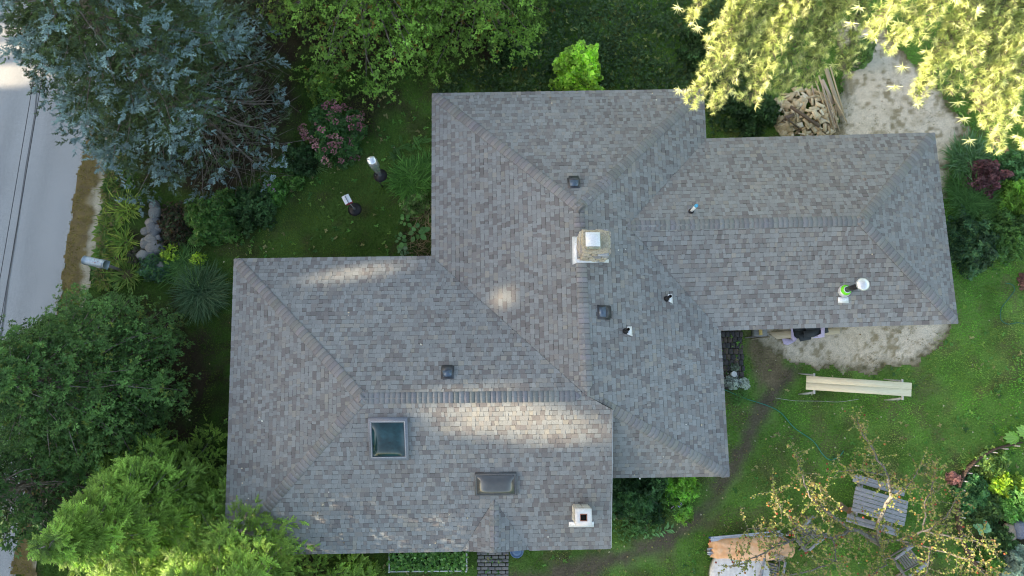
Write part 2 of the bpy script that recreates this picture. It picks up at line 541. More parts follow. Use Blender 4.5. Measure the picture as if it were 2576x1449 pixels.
def shingle_face(pts, pl, e0, e1, valleys=(), lift=0.0, eave_over=.02):
    n = pl[0]
    U = (e1 - e0); U = (U - n * U.dot(n)).normalized()
    Vv = n.cross(U)
    if Vv.z < 0: Vv = -Vv
    O = drop(e0, pl)
    P3 = [drop(p, pl) for p in pts]
    uv = [((p - O).dot(U), (p - O).dot(Vv)) for p in P3]
    DECK.prism([p + n * (lift - .006) for p in P3], [p + n * (lift - .07) for p in P3])
    for (a, b) in valleys:
        a2 = drop(a, pl); b2 = drop(b, pl)
        # pull the vertices on this valley back a little: the dark cut line stays open
        for i, p in enumerate(P3):
            pass
        A = ((a2 - O).dot(U), (a2 - O).dot(Vv)); B = ((b2 - O).dot(U), (b2 - O).dot(Vv))
        c = (sum(q[0] for q in uv) / len(uv), sum(q[1] for q in uv) / len(uv))
        nx, ny = -(B[1] - A[1]), B[0] - A[0]; l = math.hypot(nx, ny); nx /= l; ny /= l
        if (c[0] - A[0]) * nx + (c[1] - A[1]) * ny < 0: nx, ny = -nx, -ny
        for i, q in enumerate(uv):
            dl = abs((q[0] - A[0]) * nx + (q[1] - A[1]) * ny)
            if dl < .02: uv[i] = (q[0] + nx * .009, q[1] + ny * .009)
    vmax = max(q[1] for q in uv); vmin = min(q[1] for q in uv); umin = min(q[0] for q in uv); umax = max(q[0] for q in uv)
    wg = np.meshgrid(np.arange(90), np.arange(140), indexing='ij'); sd_ = int(srng.integers(1000))
    wear = .90 + .20 * fbm(wg[1] * .25, wg[0] * .146, 2.2, sd_, 3)      # slow fading from bundle to bundle
    k = 0; v = min(vmin, 0) - eave_over
    while v < vmax:
        v1 = v + EXPO
        strip = clip_poly(clip_poly(uv, 1, v, False), 1, v1 - .0015, True)
        if k == 0: strip = [(a, (b if b > v + EXPO * .4 else b - eave_over)) for a, b in strip]
        if len(strip) >= 3:
            s0 = min(q[0] for q in strip); s1 = max(q[0] for q in strip)
            u = s0 - srng.random() * .3
            proud = srng.random() < .5
            while u < s1:
                w = float(srng.choice([.07, .092, .112, .132, .155, .185, .24], p=[.1, .17, .22, .21, .15, .1, .05])) * srng.uniform(.9, 1.1)
                cell = clip_poly(clip_poly(strip, 0, u + .0012, False), 0, u + w - .0012, True)
                if len(cell) >= 3 and area2(cell) > .0006:
                    cidx = srng.choice(len(PAL), p=_pw)
                    col = _pc[cidx] * srng.uniform(.93, 1.07) * wear[k % len(wear)][int((u - umin) / .25) % wear.shape[1]]
                    if proud: col = col * 1.03
                    th = .012 if proud else .005
                    if k == 0: th += .004
                    skew = srng.uniform(-.012, .012)
                    def to3(q, base=False):
                        f = (q[1] - v) / EXPO
                        h = -.006 if base else lift + .0015 + th * (1 - f)
                        if base: h += lift
                        return O + U * (q[0] + skew * (f - .5)) + Vv * q[1] + n * h
                    polys = []
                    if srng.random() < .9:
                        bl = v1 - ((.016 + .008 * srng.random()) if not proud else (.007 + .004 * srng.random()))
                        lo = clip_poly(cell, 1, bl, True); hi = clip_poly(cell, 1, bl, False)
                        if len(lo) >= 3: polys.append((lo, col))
                        if len(hi) >= 3: polys.append((hi, col * .48))     # granule band, darkened and spread to most tabs as painted course shadow
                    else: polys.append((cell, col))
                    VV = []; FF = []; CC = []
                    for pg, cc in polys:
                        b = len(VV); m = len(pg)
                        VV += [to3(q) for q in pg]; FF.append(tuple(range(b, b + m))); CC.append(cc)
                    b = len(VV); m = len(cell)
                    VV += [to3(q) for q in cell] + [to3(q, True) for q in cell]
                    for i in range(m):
                        j = (i + 1) % m; FF.append((b + i, b + m + i, b + m + j, b + j)); CC.append(col * .55)  # butt edges darkened as part of the painted course shadow
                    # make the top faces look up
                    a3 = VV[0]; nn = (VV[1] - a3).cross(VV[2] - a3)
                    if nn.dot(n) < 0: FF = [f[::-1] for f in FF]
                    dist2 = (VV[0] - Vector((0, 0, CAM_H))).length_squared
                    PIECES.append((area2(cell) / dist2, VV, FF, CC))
                u += w
                proud = not proud if srng.random() < .78 else proud
        v = v1; k += 1

CWm = drop(CW0, pCN); 
_z = ZC
# where the east ridge dies into the main roof
CW = on_plane(1578, 567, pAE)
ridgeC_dir = (CE - CW0)
HSE = on_plane(1541, 1031, pAE)
shingle_face([A_NW, I_NW, RJ, RN], pAW, A_NW, I_NW)
shingle_face([A_NW, RN, A_NE], pAN, A_NE, A_NW)
shingle_face([A_NE, RN, RJ, A_SE, I_SE, CW, I_NE], pAE, A_SE, A_NE, valleys=((I_SE, CW), (I_NE, CW)))
shingle_face([RJ, A_SW, A_SE], pAS, A_SW, A_SE, lift=-.02)
shingle_face([B_NW, RW, RJ, I_NW], pBN, I_NW, B_NW, valleys=((I_NW, RJ),))
shingle_face([B_NW, B_SW, RW], pBW, B_NW, B_SW)
shingle_face([RW, B_SW, D_W, D_AP, D_E, B_SE, RK, RJ], pBS, B_SW, B_SE, valleys=((D_W, D_AP), (D_E, D_AP)))
shingle_face([I_NE, CW, CE, C_NE], pCN, C_NE, I_NE)
shingle_face([I_SE, C_SE, CE, CW], pCS, I_SE, C_SE)
shingle_face([C_NE, CE, C_SE], pCE, C_SE, C_NE)
shingle_face([D_W, D_F, D_AP], pDW, D_W, D_W + (D_F - D_AP), lift=.004)
shingle_face([D_E, D_AP, D_F], pDE, D_E, D_E + (D_F - D_AP), lift=.004)
roof = DECK.build('roof', M_DECK, house)
PIECES.sort(key=lambda p: -p[0])
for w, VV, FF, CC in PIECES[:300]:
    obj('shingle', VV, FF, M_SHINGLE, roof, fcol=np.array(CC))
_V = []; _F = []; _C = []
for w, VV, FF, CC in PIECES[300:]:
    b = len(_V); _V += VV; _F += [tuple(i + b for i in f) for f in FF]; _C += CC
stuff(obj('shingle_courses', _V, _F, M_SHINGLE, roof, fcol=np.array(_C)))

# ---- folded caps along hips and ridges
CAPS = []
def caps(p_low, p_high, pl1, pl2, half=.165, expo=.150, lift=.014, start=0.0, level=False):
    d = (p_high - p_low); L = d.length; d.normalize()
    def side(pl, other):
        n = pl[0]; c = n.cross(d).normalized()
        return c
    n1, n2 = pl1[0], pl2[0]
    nm = (n1 + n2).normalized()
    c1 = d.cross(n1).normalized(); c2 = d.cross(n2).normalized()
    s = 1
    lat = d.cross(nm).normalized()
    # choose c1 to point to plane-1's side (downwards away from the ridge)
    if c1.z > 0: c1 = -c1
    if c2.z > 0: c2 = -c2
    if abs(c1.z) < 1e-4 and c1.dot(c2) > 0: c1 = -c1
    n = int((L - start) / expo) + 1
    for i in range(n):
        a = start + i * expo; b = min(a + expo * 1.06, L + .03)
        if b - a < .03: continue
        col = np.array([.258, .252, .248]) * srng.uniform(.86, 1.12) * np.array([1, srng.uniform(.96, 1.02), srng.uniform(.95, 1.05)])
        sk = srng.uniform(-.004, .004)
        hw = half * srng.uniform(.97, 1.03)
        VV = []
        for t, h in ((a, lift + .012), (a + expo - .018, lift + .004), (b, lift + .002)):
            base = p_low + d * t
            for c, sgn in ((c1, 1), (c2, -1)):
                pass
            row = []
            for q in (-1, -.55, -.16, .16, .55, 1):
                c = c1 if q < 0 else c2
                nn = n1 if q < 0 else n2
                sag = .012 * (1 - min(1, abs(q) / .3))
                row.append(base + c * (abs(q) * min(hw, .02 + t * .9)) + (nn if abs(q) > .3 else nm) * (h - sag) + d * (sk * q))
            VV += row
        m = 6
        FF = [(i2, i2 + 1, m + i2 + 1, m + i2) for i2 in range(m - 1)] + [(m + i2, m + i2 + 1, 2 * m + i2 + 1, 2 * m + i2) for i2 in range(m - 1)]
        CC = [col] * (m - 1) + [col * .68] * (m - 1)  # rear strip painted dark where the next cap's butt shadow falls
        b0 = len(VV)
        VV += [v - nm * .016 for v in VV[:m]] 
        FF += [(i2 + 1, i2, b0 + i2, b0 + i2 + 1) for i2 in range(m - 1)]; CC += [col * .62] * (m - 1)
        for e in (0, m - 1):
            b1 = len(VV); VV += [VV[e] - nm * .02, VV[m + e] - nm * .02]
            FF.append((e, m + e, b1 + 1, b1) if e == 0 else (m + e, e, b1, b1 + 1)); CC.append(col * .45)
        nn = (VV[1] - VV[0]).cross(VV[m] - VV[0])
        if nn.z < 0: FF = [f[::-1] for f in FF]
        CAPS.append(((b - a) / (VV[0] - Vector((0, 0, CAM_H))).length_squared, VV, FF, CC))
caps(A_NW, RN, pAN, pAW); caps(A_NE, RN, pAN, pAE)
caps(B_NW, RW, pBN, pBW); caps(B_SW, RW, pBS, pBW)
caps(C_NE, CE, pCN, pCE); caps(C_SE, CE, pCS, pCE)
caps(A_SE, drop(HSE, pAE) * .72 + RJ * .28, pAE, pAS)
caps(D_F, D_AP, pDW, pDE, half=.15)
caps(G(1477, 985, ZR), RN, pAW, pAE)
caps(RJ + (RW - RJ) * .03, RW, pBN, pBS)
caps(CE, CW + (CE - CW0) * .0 + Vector((0, 0, .0)), pCN, pCS)
CAPS.sort(key=lambda p: -p[0])
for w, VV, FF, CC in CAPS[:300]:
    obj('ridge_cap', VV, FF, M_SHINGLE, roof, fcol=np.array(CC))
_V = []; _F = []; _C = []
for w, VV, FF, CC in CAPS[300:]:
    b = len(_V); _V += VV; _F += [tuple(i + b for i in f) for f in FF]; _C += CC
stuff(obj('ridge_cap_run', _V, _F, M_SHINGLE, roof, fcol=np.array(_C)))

# ---- eaves and walls
def board_along(mb, a, b, h, t, dz=0.0):
    d = (b - a); L = d.length; d.normalize(); s = Vector((d.y, -d.x, 0)).normalized()
    A = a + Vector((0, 0, dz)); B = b + Vector((0, 0, dz)); dn = Vector((0, 0, -h))
    mb.prism([A, B, B + s * t, A + s * t], [A + dn, B + dn, B + s * t + dn, A + s * t + dn])
EAVES = [(A_NW, A_NE), (A_NE, I_NE), (I_NE, C_NE), (C_NE, C_SE), (C_SE, I_SE), (I_SE, A_SE), (A_SE, A_SW), (B_SE, D_E), (D_W, B_SW), (B_SW, B_NW), (B_NW, I_NW), (I_NW, A_NW), (B_SE, RK), (D_E, D_F), (D_F, D_W)]
for a, b in EAVES:
    f = MB(); board_along(f, a, b, .15, .025, -.045); f.build('fascia', M_TRIM, house)
def wall_block(pts, h):
    c = sum(pts, Vector()) / len(pts)
    top = []
    for p in pts:
        d = (c - p); d.z = 0
        q = p + Vector((math.copysign(.45, d.x), math.copysign(.45, d.y), 0)); top.append(Vector((q.x, q.y, h)))
    m = MB(); m.prism(top, [Vector((p.x, p.y, -.05)) for p in top]); return m.build('wall', M_WALL, house)
wall_block([A_NW, A_NE, A_SE, G(1090, 1195, ZE)], ZE - .06)
wall_block([B_NW, G(1500, 648, ZE), B_SE, B_SW], ZE - .08)
wall_block([G(1700, 350, ZE), C_NE, C_SE, G(1700, 832, ZE)], ZE - .10)
g = MB()
ga, gb = drop(B_SE + Vector((-.35, .3, 0)), pBS), drop(RK + Vector((-.35, 0, 0)), pBS)
g.prism([ga - Vector((0, 0, .1)), gb - Vector((0, 0, .1)), gb - Vector((.2, 0, .1)), ga - Vector((.2, 0, .1))], [Vector((ga.x, ga.y, 2.3)), Vector((gb.x, gb.y, 2.3)), Vector((gb.x - .2, gb.y, 2.3)), Vector((ga.x - .2, ga.y, 2.3))])
g.build('gable_wall', M_WALL, house)

# ---- stone chimney beside the ridge
M_STONE = mat('chimney_stone', attr=True, rough=.9, var=.35, scale=14, bump=.6, bscale=30)
M_MORTAR = mat('lichened_mortar', (.46, .39, .28), .95, var=.35, scale=9, bump=.7, bscale=22, color2=(.40, .36, .28))
M_STEEL = mat('galvanised_steel', (.80, .81, .82), .38, metal=.6, var=.10, scale=8)
M_BRIGHT = mat('bright_flashing', (.80, .81, .82), .45, metal=.25, var=.12, scale=7)
M_BLACK = mat('black_plastic', (.018, .018, .02), .45, var=.2)
M_FLAT_BLACK = mat('flat_black', (.01, .009, .008), .95)  # plain near-black filling for flue throats and pipe bores
zt = 5.25
ct = [G(1463, 580, zt), G(1531, 582, zt), G(1533, 637, zt), G(1464, 637, zt)]
cx0 = (ct[0].x + ct[3].x) / 2; cx1 = (ct[1].x + ct[2].x) / 2; cy1 = (ct[0].y + ct[1].y) / 2; cy0 = (ct[2].y + ct[3].y) / 2
zb = 3.9
m = MB(); m.box(((cx0 + cx1) / 2, (cy0 + cy1) / 2, (zb + zt) / 2 - .05), (cx1 - cx0 - .06, cy1 - cy0 - .06, zt - zb - .08))
chimney = m.build('stone_chimney', M_MORTAR, house)
stones_r = np.random.default_rng(21)
SC_PAL = [(.44, .38, .29), (.50, .44, .34), (.38, .35, .31), (.35, .37, .39), (.55, .49, .40), (.30, .30, .32), (.46, .39, .33)]
for fx, fy, nx, ny, L in (((cx0 + cx1) / 2, cy0, 0, -1, cx1 - cx0), ((cx0 + cx1) / 2, cy1, 0, 1, cx1 - cx0), (cx0, (cy0 + cy1) / 2, -1, 0, cy1 - cy0), (cx1, (cy0 + cy1) / 2, 1, 0, cy1 - cy0)):
    z = zb
    while z < zt - .06:
        h = stones_r.uniform(.11, .19); h = min(h, zt - .02 - z); s = -L / 2
        while s < L / 2 - .03:
            w = min(stones_r.uniform(.14, .30), L / 2 - s)
            if L / 2 - s - w < .08: w = L / 2 - s
            V, F = rock_data((w - .012, .13, h - .012), int(stones_r.integers(1e6)), None, 1, .05, .34)
            if ny != 0: V = V + np.array([fx + s + w / 2, fy, z + h / 2])
            else: V = V[:, [1, 0, 2]] + np.array([fx, fy + s + w / 2, z + h / 2]); F = [f[::-1] for f in F]
            obj('stone', V, F, M_STONE, chimney, fcol=np.array(SC_PAL[int(stones_r.integers(7))]) * stones_r.uniform(.85, 1.1))
            s += w
        z += h
# rough cast crown
V, F = rock_data((cx1 - cx0 + .06, cy1 - cy0 + .06, .16), 5, None, 4, .015, .3); V = V + np.array([(cx0 + cx1) / 2, (cy0 + cy1) / 2, zt - .04])
V[:, 2] += (stones_r.random(len(V)) - .5) * .02
obj('crown', V, F, M_MORTAR, chimney)
fc = G(1489, 607, zt + .1)
f = MB(); 
for sx, sy, wx, wy in ((-.17, 0, .05, .39), (.17, 0, .05, .39), (0, -.17, .29, .05), (0, .17, .29, .05)):
    f.box((fc.x + .05 + sx, fc.y - .02 + sy, zt + .12), (wx, wy, .16))
f.build('flue', mat('grey_flue_tile', (.36, .37, .30), .9), chimney)
f = MB(); f.box((fc.x + .05, fc.y - .02, zt + .10), (.27, .27, .02)); f.build('flue_throat', M_FLAT_BLACK, chimney)
f = MB()
for sx in (-1, 1):
    for sy in (-1, 1): f.box((fc.x + .02 + sx * .13, fc.y + sy * .13, zt + .26), (.02, .02, .16))
f.build('cap_leg', M_STEEL, chimney)
f = MB()
c = Vector((fc.x, fc.y, zt + .34)); a, b2 = .20, .125
lo = [c + Vector((sx * a, sy * a, 0)) for sx, sy in ((-1, -1), (1, -1), (1, 1), (-1, 1))]
hi = [c + Vector((sx * b2, sy * b2, .085)) for sx, sy in ((-1, -1), (1, -1), (1, 1), (-1, 1))]
f.add(lo + hi, [(4, 5, 6, 7)] + [(i, (i + 1) % 4, 4 + (i + 1) % 4, 4 + i) for i in range(4)])
f.add([p - Vector((0, 0, .012)) for p in lo], [(3, 2, 1, 0)])
f.build('cap', M_BRIGHT, chimney)
f = MB()
fl = [on_plane(1440, 596, pAW), on_plane(1459, 594, pAW), on_plane(1459, 658, pAW), on_plane(1441, 666, pAW)]
f.prism([p + pAW[0] * .03 for p in fl], [p + pAW[0] * .012 for p in fl]); 
fl = [on_plane(1448, 653, pAE), on_plane(1530, 653, pAE), on_plane(1530, 661, pAE), on_plane(1450, 661, pAE)]
f.prism([p + pAE[0] * .035 for p in fl], [p + pAE[0] * .012 for p in fl])
f.build('flashing', M_BRIGHT, chimney)

# ---- small rendered chimney on the south slope
zt2 = 3.98
k0, k1 = G(1448, 1281, zt2), G(1488, 1322, zt2)
kx, ky = (k0.x + k1.x) / 2, (k0.y + k1.y) / 2; kw, kd = abs(k1.x - k0.x), abs(k1.y - k0.y)
M_CREAM = mat('cream_render', (.74, .68, .60), .9, var=.15, scale=10, bump=.3)
m = MB(); m.box((kx, ky, (zt2 + 2.8) / 2), (kw - .03, kd - .03, zt2 - 2.8)); ch2 = m.build('rendered_chimney', M_CREAM, house)
for side in range(4):
    z = 2.9
    while z < zt2 - .1:
        s = -.5
        nst = 2
        for q in range(nst):
            w = (kw if side % 2 == 0 else kd) / nst
            V, F = rock_data((w - .01, .07, .15), int(stones_r.integers(1e6)), None, 1, .04, .3)
            off = (q - .5) * w
            if side % 2 == 0: V = V + np.array([kx + off, ky + (kd / 2 - .01) * (1 if side == 0 else -1), z + .08])
            else: V = V[:, [1, 0, 2]] + np.array([kx + (kw / 2 - .01) * (1 if side == 1 else -1), ky + off, z + .08]); F = [f[::-1] for f in F]
            obj('stone', V, F, M_STONE, ch2, fcol=np.array((.62, .56, .46)) * stones_r.uniform(.75, 1.1))
        z += .165
f = MB()
ro, ri = kw / 2 + .01, .10
for i in range(4):
    pass
o4 = [(-ro, -kd / 2 - .01), (ro, -kd / 2 - .01), (ro, kd / 2 + .01), (-ro, kd / 2 + .01)]
i8 = []
for qx, qy in ((-1, -1), (1, -1), (1, 1), (-1, 1)): i8.append((qx * ri, qy * ri))
V = [Vector((kx + x, ky + y, zt2 + .02)) for x, y in o4] + [Vector((kx + x, ky + y, zt2 + .035)) for x, y in i8] + [Vector((kx + x, ky + y, zt2 - .08)) for x, y in o4] + [Vector((kx + x, ky + y, zt2 + .012)) for x, y in i8]
F = []
for i in range(4):
    j = (i + 1) % 4; F += [(i, j, 4 + j, 4 + i), (8 + i, 8 + j, j, i), (4 + i, 4 + j, 12 + j, 12 + i)]
f.add(V, F); f.build('crown', mat('white_cast_crown', (.78, .74, .70), .9, var=.08, scale=6), ch2)
f = MB()
for sx, sy, wx, wy in ((-.09, 0, .018, .198), (.09, 0, .018, .198), (0, -.09, .16, .018), (0, .09, .16, .018)): f.box((kx + sx, ky + sy, zt2 + .02), (wx, wy, .04))
f.build('flue_liner', mat('terracotta_liner', (.33, .15, .11), .85), ch2)
f = MB(); f.box((kx, ky, zt2 + .006), (.162, .162, .012)); f.build('flue_throat', M_FLAT_BLACK, ch2)
f = MB()
fl = [on_plane(1431, 1311, pBS), on_plane(1494, 1311, pBS), on_plane(1494, 1324, pBS), on_plane(1430, 1324, pBS)]
f.prism([p + pBS[0] * .04 for p in fl], [p + pBS[0] * .012 for p in fl]); f.build('flashing', M_BRIGHT, ch2)

# ---- skylights
def frame_on(corners, pl, up, wd):
    """four corner marks -> lower ring, upper ring, inner ring"""
    n = pl[0]
    q = [on_plane(x, y, (n, pl[1] + up)) for x, y in corners]
    c = sum(q, Vector()) / 4
    inn = []
    for p in q:
        d = c - p; inn.append(p + d * (wd * 1.414 / d.length))
    return q, inn, n
M_FRAME = mat('grey_aluminium', (.22, .23, .26), .5, metal=.2, var=.15, scale=9)
M_FRAME2 = mat('dark_bronze_frame', (.14, .14, .14), .5, metal=.3)
M_GLASS_T = mat('teal_tinted_glass', (.006, .030, .034), .12, var=.25, scale=2.5, spec=.5, color2=(.012, .055, .065), coat=.3)
M_GLASS_G = mat('smoked_bubble', (.09, .088, .085), .16, var=.1, scale=2, spec=.6, coat=.5)
def skylight(corners, pl, up, wd, dome, m_f, m_g, curb):
    q, inn, n = frame_on(corners, pl, up, wd)
    f = MB(); V = q + inn + [p - n * up for p in q] + [p - n * .03 for p in inn]; F = []
    for i in range(4):
        j = (i + 1) % 4; F += [(i, 4 + i, 4 + j, j), (i, j, 8 + j, 8 + i), (4 + i, 12 + i, 12 + j, 4 + j)]
    f.add(V, F)
    sk = f.build('skylight', m_f, house)
    k = 14; V = []; F = []
    for i in range(k + 1):
        for j in range(k + 1):
            a, b = i / k, j / k
            p = inn[0].lerp(inn[1], a).lerp(inn[3].lerp(inn[2], a), b)
            h = dome * (1 - (2 * a - 1) ** 4) * (1 - (2 * b - 1) ** 4)
            V.append(p + n * (h - .012))
    for i in range(k):
        for j in range(k): F.append((i * (k + 1) + j, i * (k + 1) + j + 1, (i + 1) * (k + 1) + j + 1, (i + 1) * (k + 1) + j))
    if (V[1] - V[0]).cross(V[k + 1] - V[0]).dot(n) < 0: F = [x[::-1] for x in F]
    F = [x[::-1] for x in F] if (V[F[0][1]] - V[F[0][0]]).cross(V[F[0][2]] - V[F[0][0]]).dot(n) < 0 else F
    obj('pane', V, F, m_g, sk, smooth=True)
    return sk
sk1 = skylight([(925, 1054), (1024, 1053), (1028, 1158), (929, 1159)], pBS, .13, .11, .10, M_FRAME, M_GLASS_T, .1)
q, inn, n = frame_on([(927, 1056), (1022, 1055), (1026, 1155), (931, 1156)], pBS, .14, .055)
f = MB()
for i in range(4): f.tube([inn[i], inn[(i + 1) % 4]], .010, 4)
f.build('glazing_bead', mat('bead_grey', (.5, .51, .53), .5), sk1)
sk2 = skylight([(1194, 1194), (1299, 1192), (1300, 1246), (1195, 1247)], pBS, .10, .05, .16, M_FRAME2, M_GLASS_G, .1)

# ---- box vents
M_VENT = mat('dark_grey_vent_metal', (.075, .08, .09), .4, metal=.4, var=.15)
M_VENT_B = mat('blue_grey_vent_metal', (.11, .15, .20), .35, metal=.5, var=.15)
def box_vent(px, py, pl, w=.30, d=.34):
    n = pl[0]; c = on_plane(px, py, pl)
    up = (Vector((0, 0, 1)) - n * n.z).normalized(); lat = up.cross(n)
    def P(a, b, h): return c + lat * a + up * b + n * h
    f = MB(); f.prism([P(-w * .62, -d * .6, .022), P(w * .62, -d * .6, .022), P(w * .62, d * .6, .022), P(-w * .62, d * .6, .022)], [P(-w * .62, -d * .6, .01), P(w * .62, -d * .6, .01), P(w * .62, d * .6, .01), P(-w * .62, d * .6, .01)])
    v = f.build('roof_vent', M_VENT, house)
    f = MB()
    A = [P(-w / 2, -d * .5, .15), P(w / 2, -d * .5, .15), P(w / 2, d * .02, .16), P(-w / 2, d * .02, .16), P(w * .46, d * .5, .05), P(-w * .46, d * .5, .05)]
    B = [P(-w / 2, -d * .5, .06), P(w / 2, -d * .5, .06), P(w * .46, d * .5, .02), P(-w * .46, d * .5, .02)]
    f.add(A + B, [(0, 1, 2, 3), (3, 2, 4, 5), (0, 6, 7, 1), (1, 7, 8, 4, 2), (0, 3, 5, 9, 6), (5, 4, 8, 9)])
    f.build('hood', M_VENT, v)
    f = MB(); f.prism([P(-w * .44, d * .05, .163), P(w * .44, d * .05, .163), P(w * .40, d * .47, .066), P(-w * .40, d * .47, .066)], [P(-w * .44, d * .05, .155), P(w * .44, d * .05, .155), P(w * .40, d * .47, .05), P(-w * .40, d * .47, .05)])
    f.build('hood_panel', M_VENT_B, v)
    f = MB(); f.prism([P(-w * .42, -d * .44, .058), P(w * .42, -d * .44, .058), P(w * .42, -d * .1, .058), P(-w * .42, -d * .1, .058)], [P(-w * .42, -d * .44, .023), P(w * .42, -d * .44, .023), P(w * .42, -d * .1, .023), P(-w * .42, -d * .1, .023)])
    f.build('louvre', M_BLACK, v)
box_vent(1443, 461, pAN); box_vent(1518, 786, pAE, .34, .36); box_vent(1126, 937, pBN)

# ---- pipes through the roof
def pipe(base, top, pl, r, m_p, flash, m_f, name, collar=None, tipcol=None, h=None):
    n = pl[0]; b = on_plane(*base, pl)
    # the pipe stands upright: find the height at which its top meets the sight line
    best = min((abs((G(*top, z).xy - b.xy).length), z) for z in np.arange(b.z + .1, b.z + 1.6, .01))
    z = h or best[1]
    f = MB(); f.lathe([(r, b.z - .05), (r, z), (r * .82, z), (r * .82, z - .12)], (b.x, b.y, 0), 14); p = f.build(name, m_p, house, smooth=False)
    f = MB(); q = [on_plane(x, y, pl) for x, y in flash]
    f.prism([v + n * .028 for v in q], [v + n * .010 for v in q]); f.build('flashing', m_f, p)
    f = MB(); f.lathe([(r * 2.0, b.z + .0), (r * 1.9, b.z + .05), (r * 1.15, b.z + .11), (r * 1.02, b.z + .11)], (b.x, b.y, 0), 14); f.build('collar', collar or M_BLACK, p)
    f = MB(); f.lathe([(r * .8, z - .10), (0.0005, z - .10)], (b.x, b.y, 0), 14); f.build('bore', M_FLAT_BLACK, p)
    return p, b, z
pipe((1676, 752), (1684, 741), pAE, .045, M_BLACK, [(1679, 740), (1690, 739), (1691, 764), (1679, 757)], M_BRIGHT, 'vent_pipe')
pipe((1573, 833), (1580, 827), pAE, .045, M_BLACK, [(1576, 822), (1588, 821), (1590, 846), (1577, 841)], M_BRIGHT, 'vent_pipe')
M_PVC = mat('white_pipe', (.78, .78, .76), .4, var=.05)
p, b, z = pipe((1738, 532), (1751, 516), pCN, .045, M_PVC, [(1729, 517), (1745, 517), (1745, 533), (1730, 534)], M_FRAME, 'plastic_vent_pipe', collar=M_BLACK)
f = MB(); f.lathe([(.052, z - .07), (.052, z + .01), (.04, z + .02), (.0005, z + .02)], (b.x, b.y, 0), 14); f.build('end_cap', mat('bright_blue_cap', (.06, .38, .62), .4), p)
n = pCS[0]; b = on_plane(2124, 731, pCS)
zs = min((abs((G(2172, 712, z).xy - b.xy).length), z) for z in np.arange(b.z + .3, b.z + 2.2, .01))[1]
f = MB(); f.lathe([(.085, b.z - .05), (.085, zs - .08)], (b.x, b.y, 0), 18); stove = f.build('stove_pipe', mat('black_stove_pipe', (.04, .04, .045), .35, metal=.5), house, smooth=True)
f = MB(); f.lathe([(.095, zs - .14), (.185, zs - .10), (.195, zs - .06), (.185, zs - .02), (.14, zs + .02), (.06, zs + .05), (.0005, zs + .06)], (b.x, b.y, 0), 24); f.build('rain_cap', M_STEEL, stove, smooth=True)
f = MB(); f.lathe([(.21, b.z - .03), (.20, b.z + .03), (.10, b.z + .20), (.088, b.z + .20)], (b.x, b.y, 0), 20); f.build('cone_flashing', M_STEEL, stove, smooth=True)
f = MB(); f.lathe([(.16, b.z + .10), (.165, b.z + .11), (.11, b.z + .19), (.105, b.z + .19)], (b.x, b.y, 0), 20); f.build('tape', mat('lime_tape', (.16, .75, .04), .5), stove, smooth=True)
f = MB(); q = [on_plane(2108, 747, pCS), on_plane(2133, 747, pCS), on_plane(2134, 762, pCS), on_plane(2107, 762, pCS)]
f.prism([v + n * .03 for v in q], [v + n * .01 for v in q]); f.build('flashing', M_BRIGHT, stove)
b = on_plane(2175, 452, pCN)
f = MB(); f.lathe([(.05, b.z - .02), (.05, b.z + .05), (.035, b.z + .05), (.035, b.z - .01)], (b.x, b.y, 0), 12); f.build('pipe_stub', mat('tan_stub', (.33, .28, .25), .7), house)

# =================================================================== GROUND, ROAD, BARE PATCHES
def poly_px(pts, z=0.0): return np.array([Gxy(x, y, z) for x, y in pts])
def sdist(P, poly):
    """signed distance to a polygon, positive inside"""
    P = np.asarray(P, float); n = len(poly)
    d = np.full(len(P), 1e9); ins = np.zeros(len(P), bool)
    for i in range(n):
        a = poly[i]; b = poly[(i + 1) % n]; e = b - a
        w = P - a; t = np.clip((w @ e) / max(e @ e, 1e-9), 0, 1)
        d = np.minimum(d, np.linalg.norm(w - t[:, None] * e, axis=1))
        c1 = (a[1] > P[:, 1]) != (b[1] > P[:, 1])
        with np.errstate(divide='ignore', invalid='ignore'):
            xx = (b[0] - a[0]) * (P[:, 1] - a[1]) / (b[1] - a[1]) + a[0]
        ins ^= c1 & (P[:, 0] < xx)
    return np.where(ins, d, -d)
def ldist(P, line):
    P = np.asarray(P, float); d = np.full(len(P), 1e9)
    for i in range(len(line) - 1):
        a = line[i]; b = line[i + 1]; e = b - a; w = P - a
        t = np.clip((w @ e) / max(e @ e, 1e-9), 0, 1)
        d = np.minimum(d, np.linalg.norm(w - t[:, None] * e, axis=1))
    return d
def lerp(a, b, t):
    t = np.clip(t, 0, 1)[:, None]; return np.asarray(a) * (1 - t) + np.asarray(b) * t

HOUSE_XY = np.array([p.xy for p in (A_NW, A_NE, I_NE, C_NE, C_SE, I_SE, A_SE, G(1540, 1201, ZE), B_SE, B_SW, B_NW, I_NW)])
ROAD_R = [Gxy(300, -150), Gxy(213, 383), Gxy(171, 650), Gxy(110, 1010), Gxy(50, 1366), Gxy(10, 1600)]
TRACK = np.array([Gxy(x, y) for x, y in ((1990, 930), (1935, 1000), (1895, 1080), (1850, 1170), (1770, 1290), (1690, 1350), (1600, 1395), (1450, 1430), (1300, 1475), (1150, 1520))])
SAND_S = poly_px([(1900, 790), (2420, 790), (2395, 835), (2350, 885), (2315, 930), (2230, 925), (2180, 945), (2090, 915), (2045, 935), (1985, 925), (1950, 890), (1905, 850)])
SAND_N = poly_px([(2100, 40), (2210, 60), (2290, 150), (2380, 240), (2430, 330), (2425, 385), (2385, 430), (2372, 520), (2320, 540), (2300, 400), (2080, 400), (2095, 300), (2115, 200)])
DIRT_S = poly_px([(1870, 820), (1960, 830), (1985, 900), (1960, 960), (1905, 990), (1885, 920)])
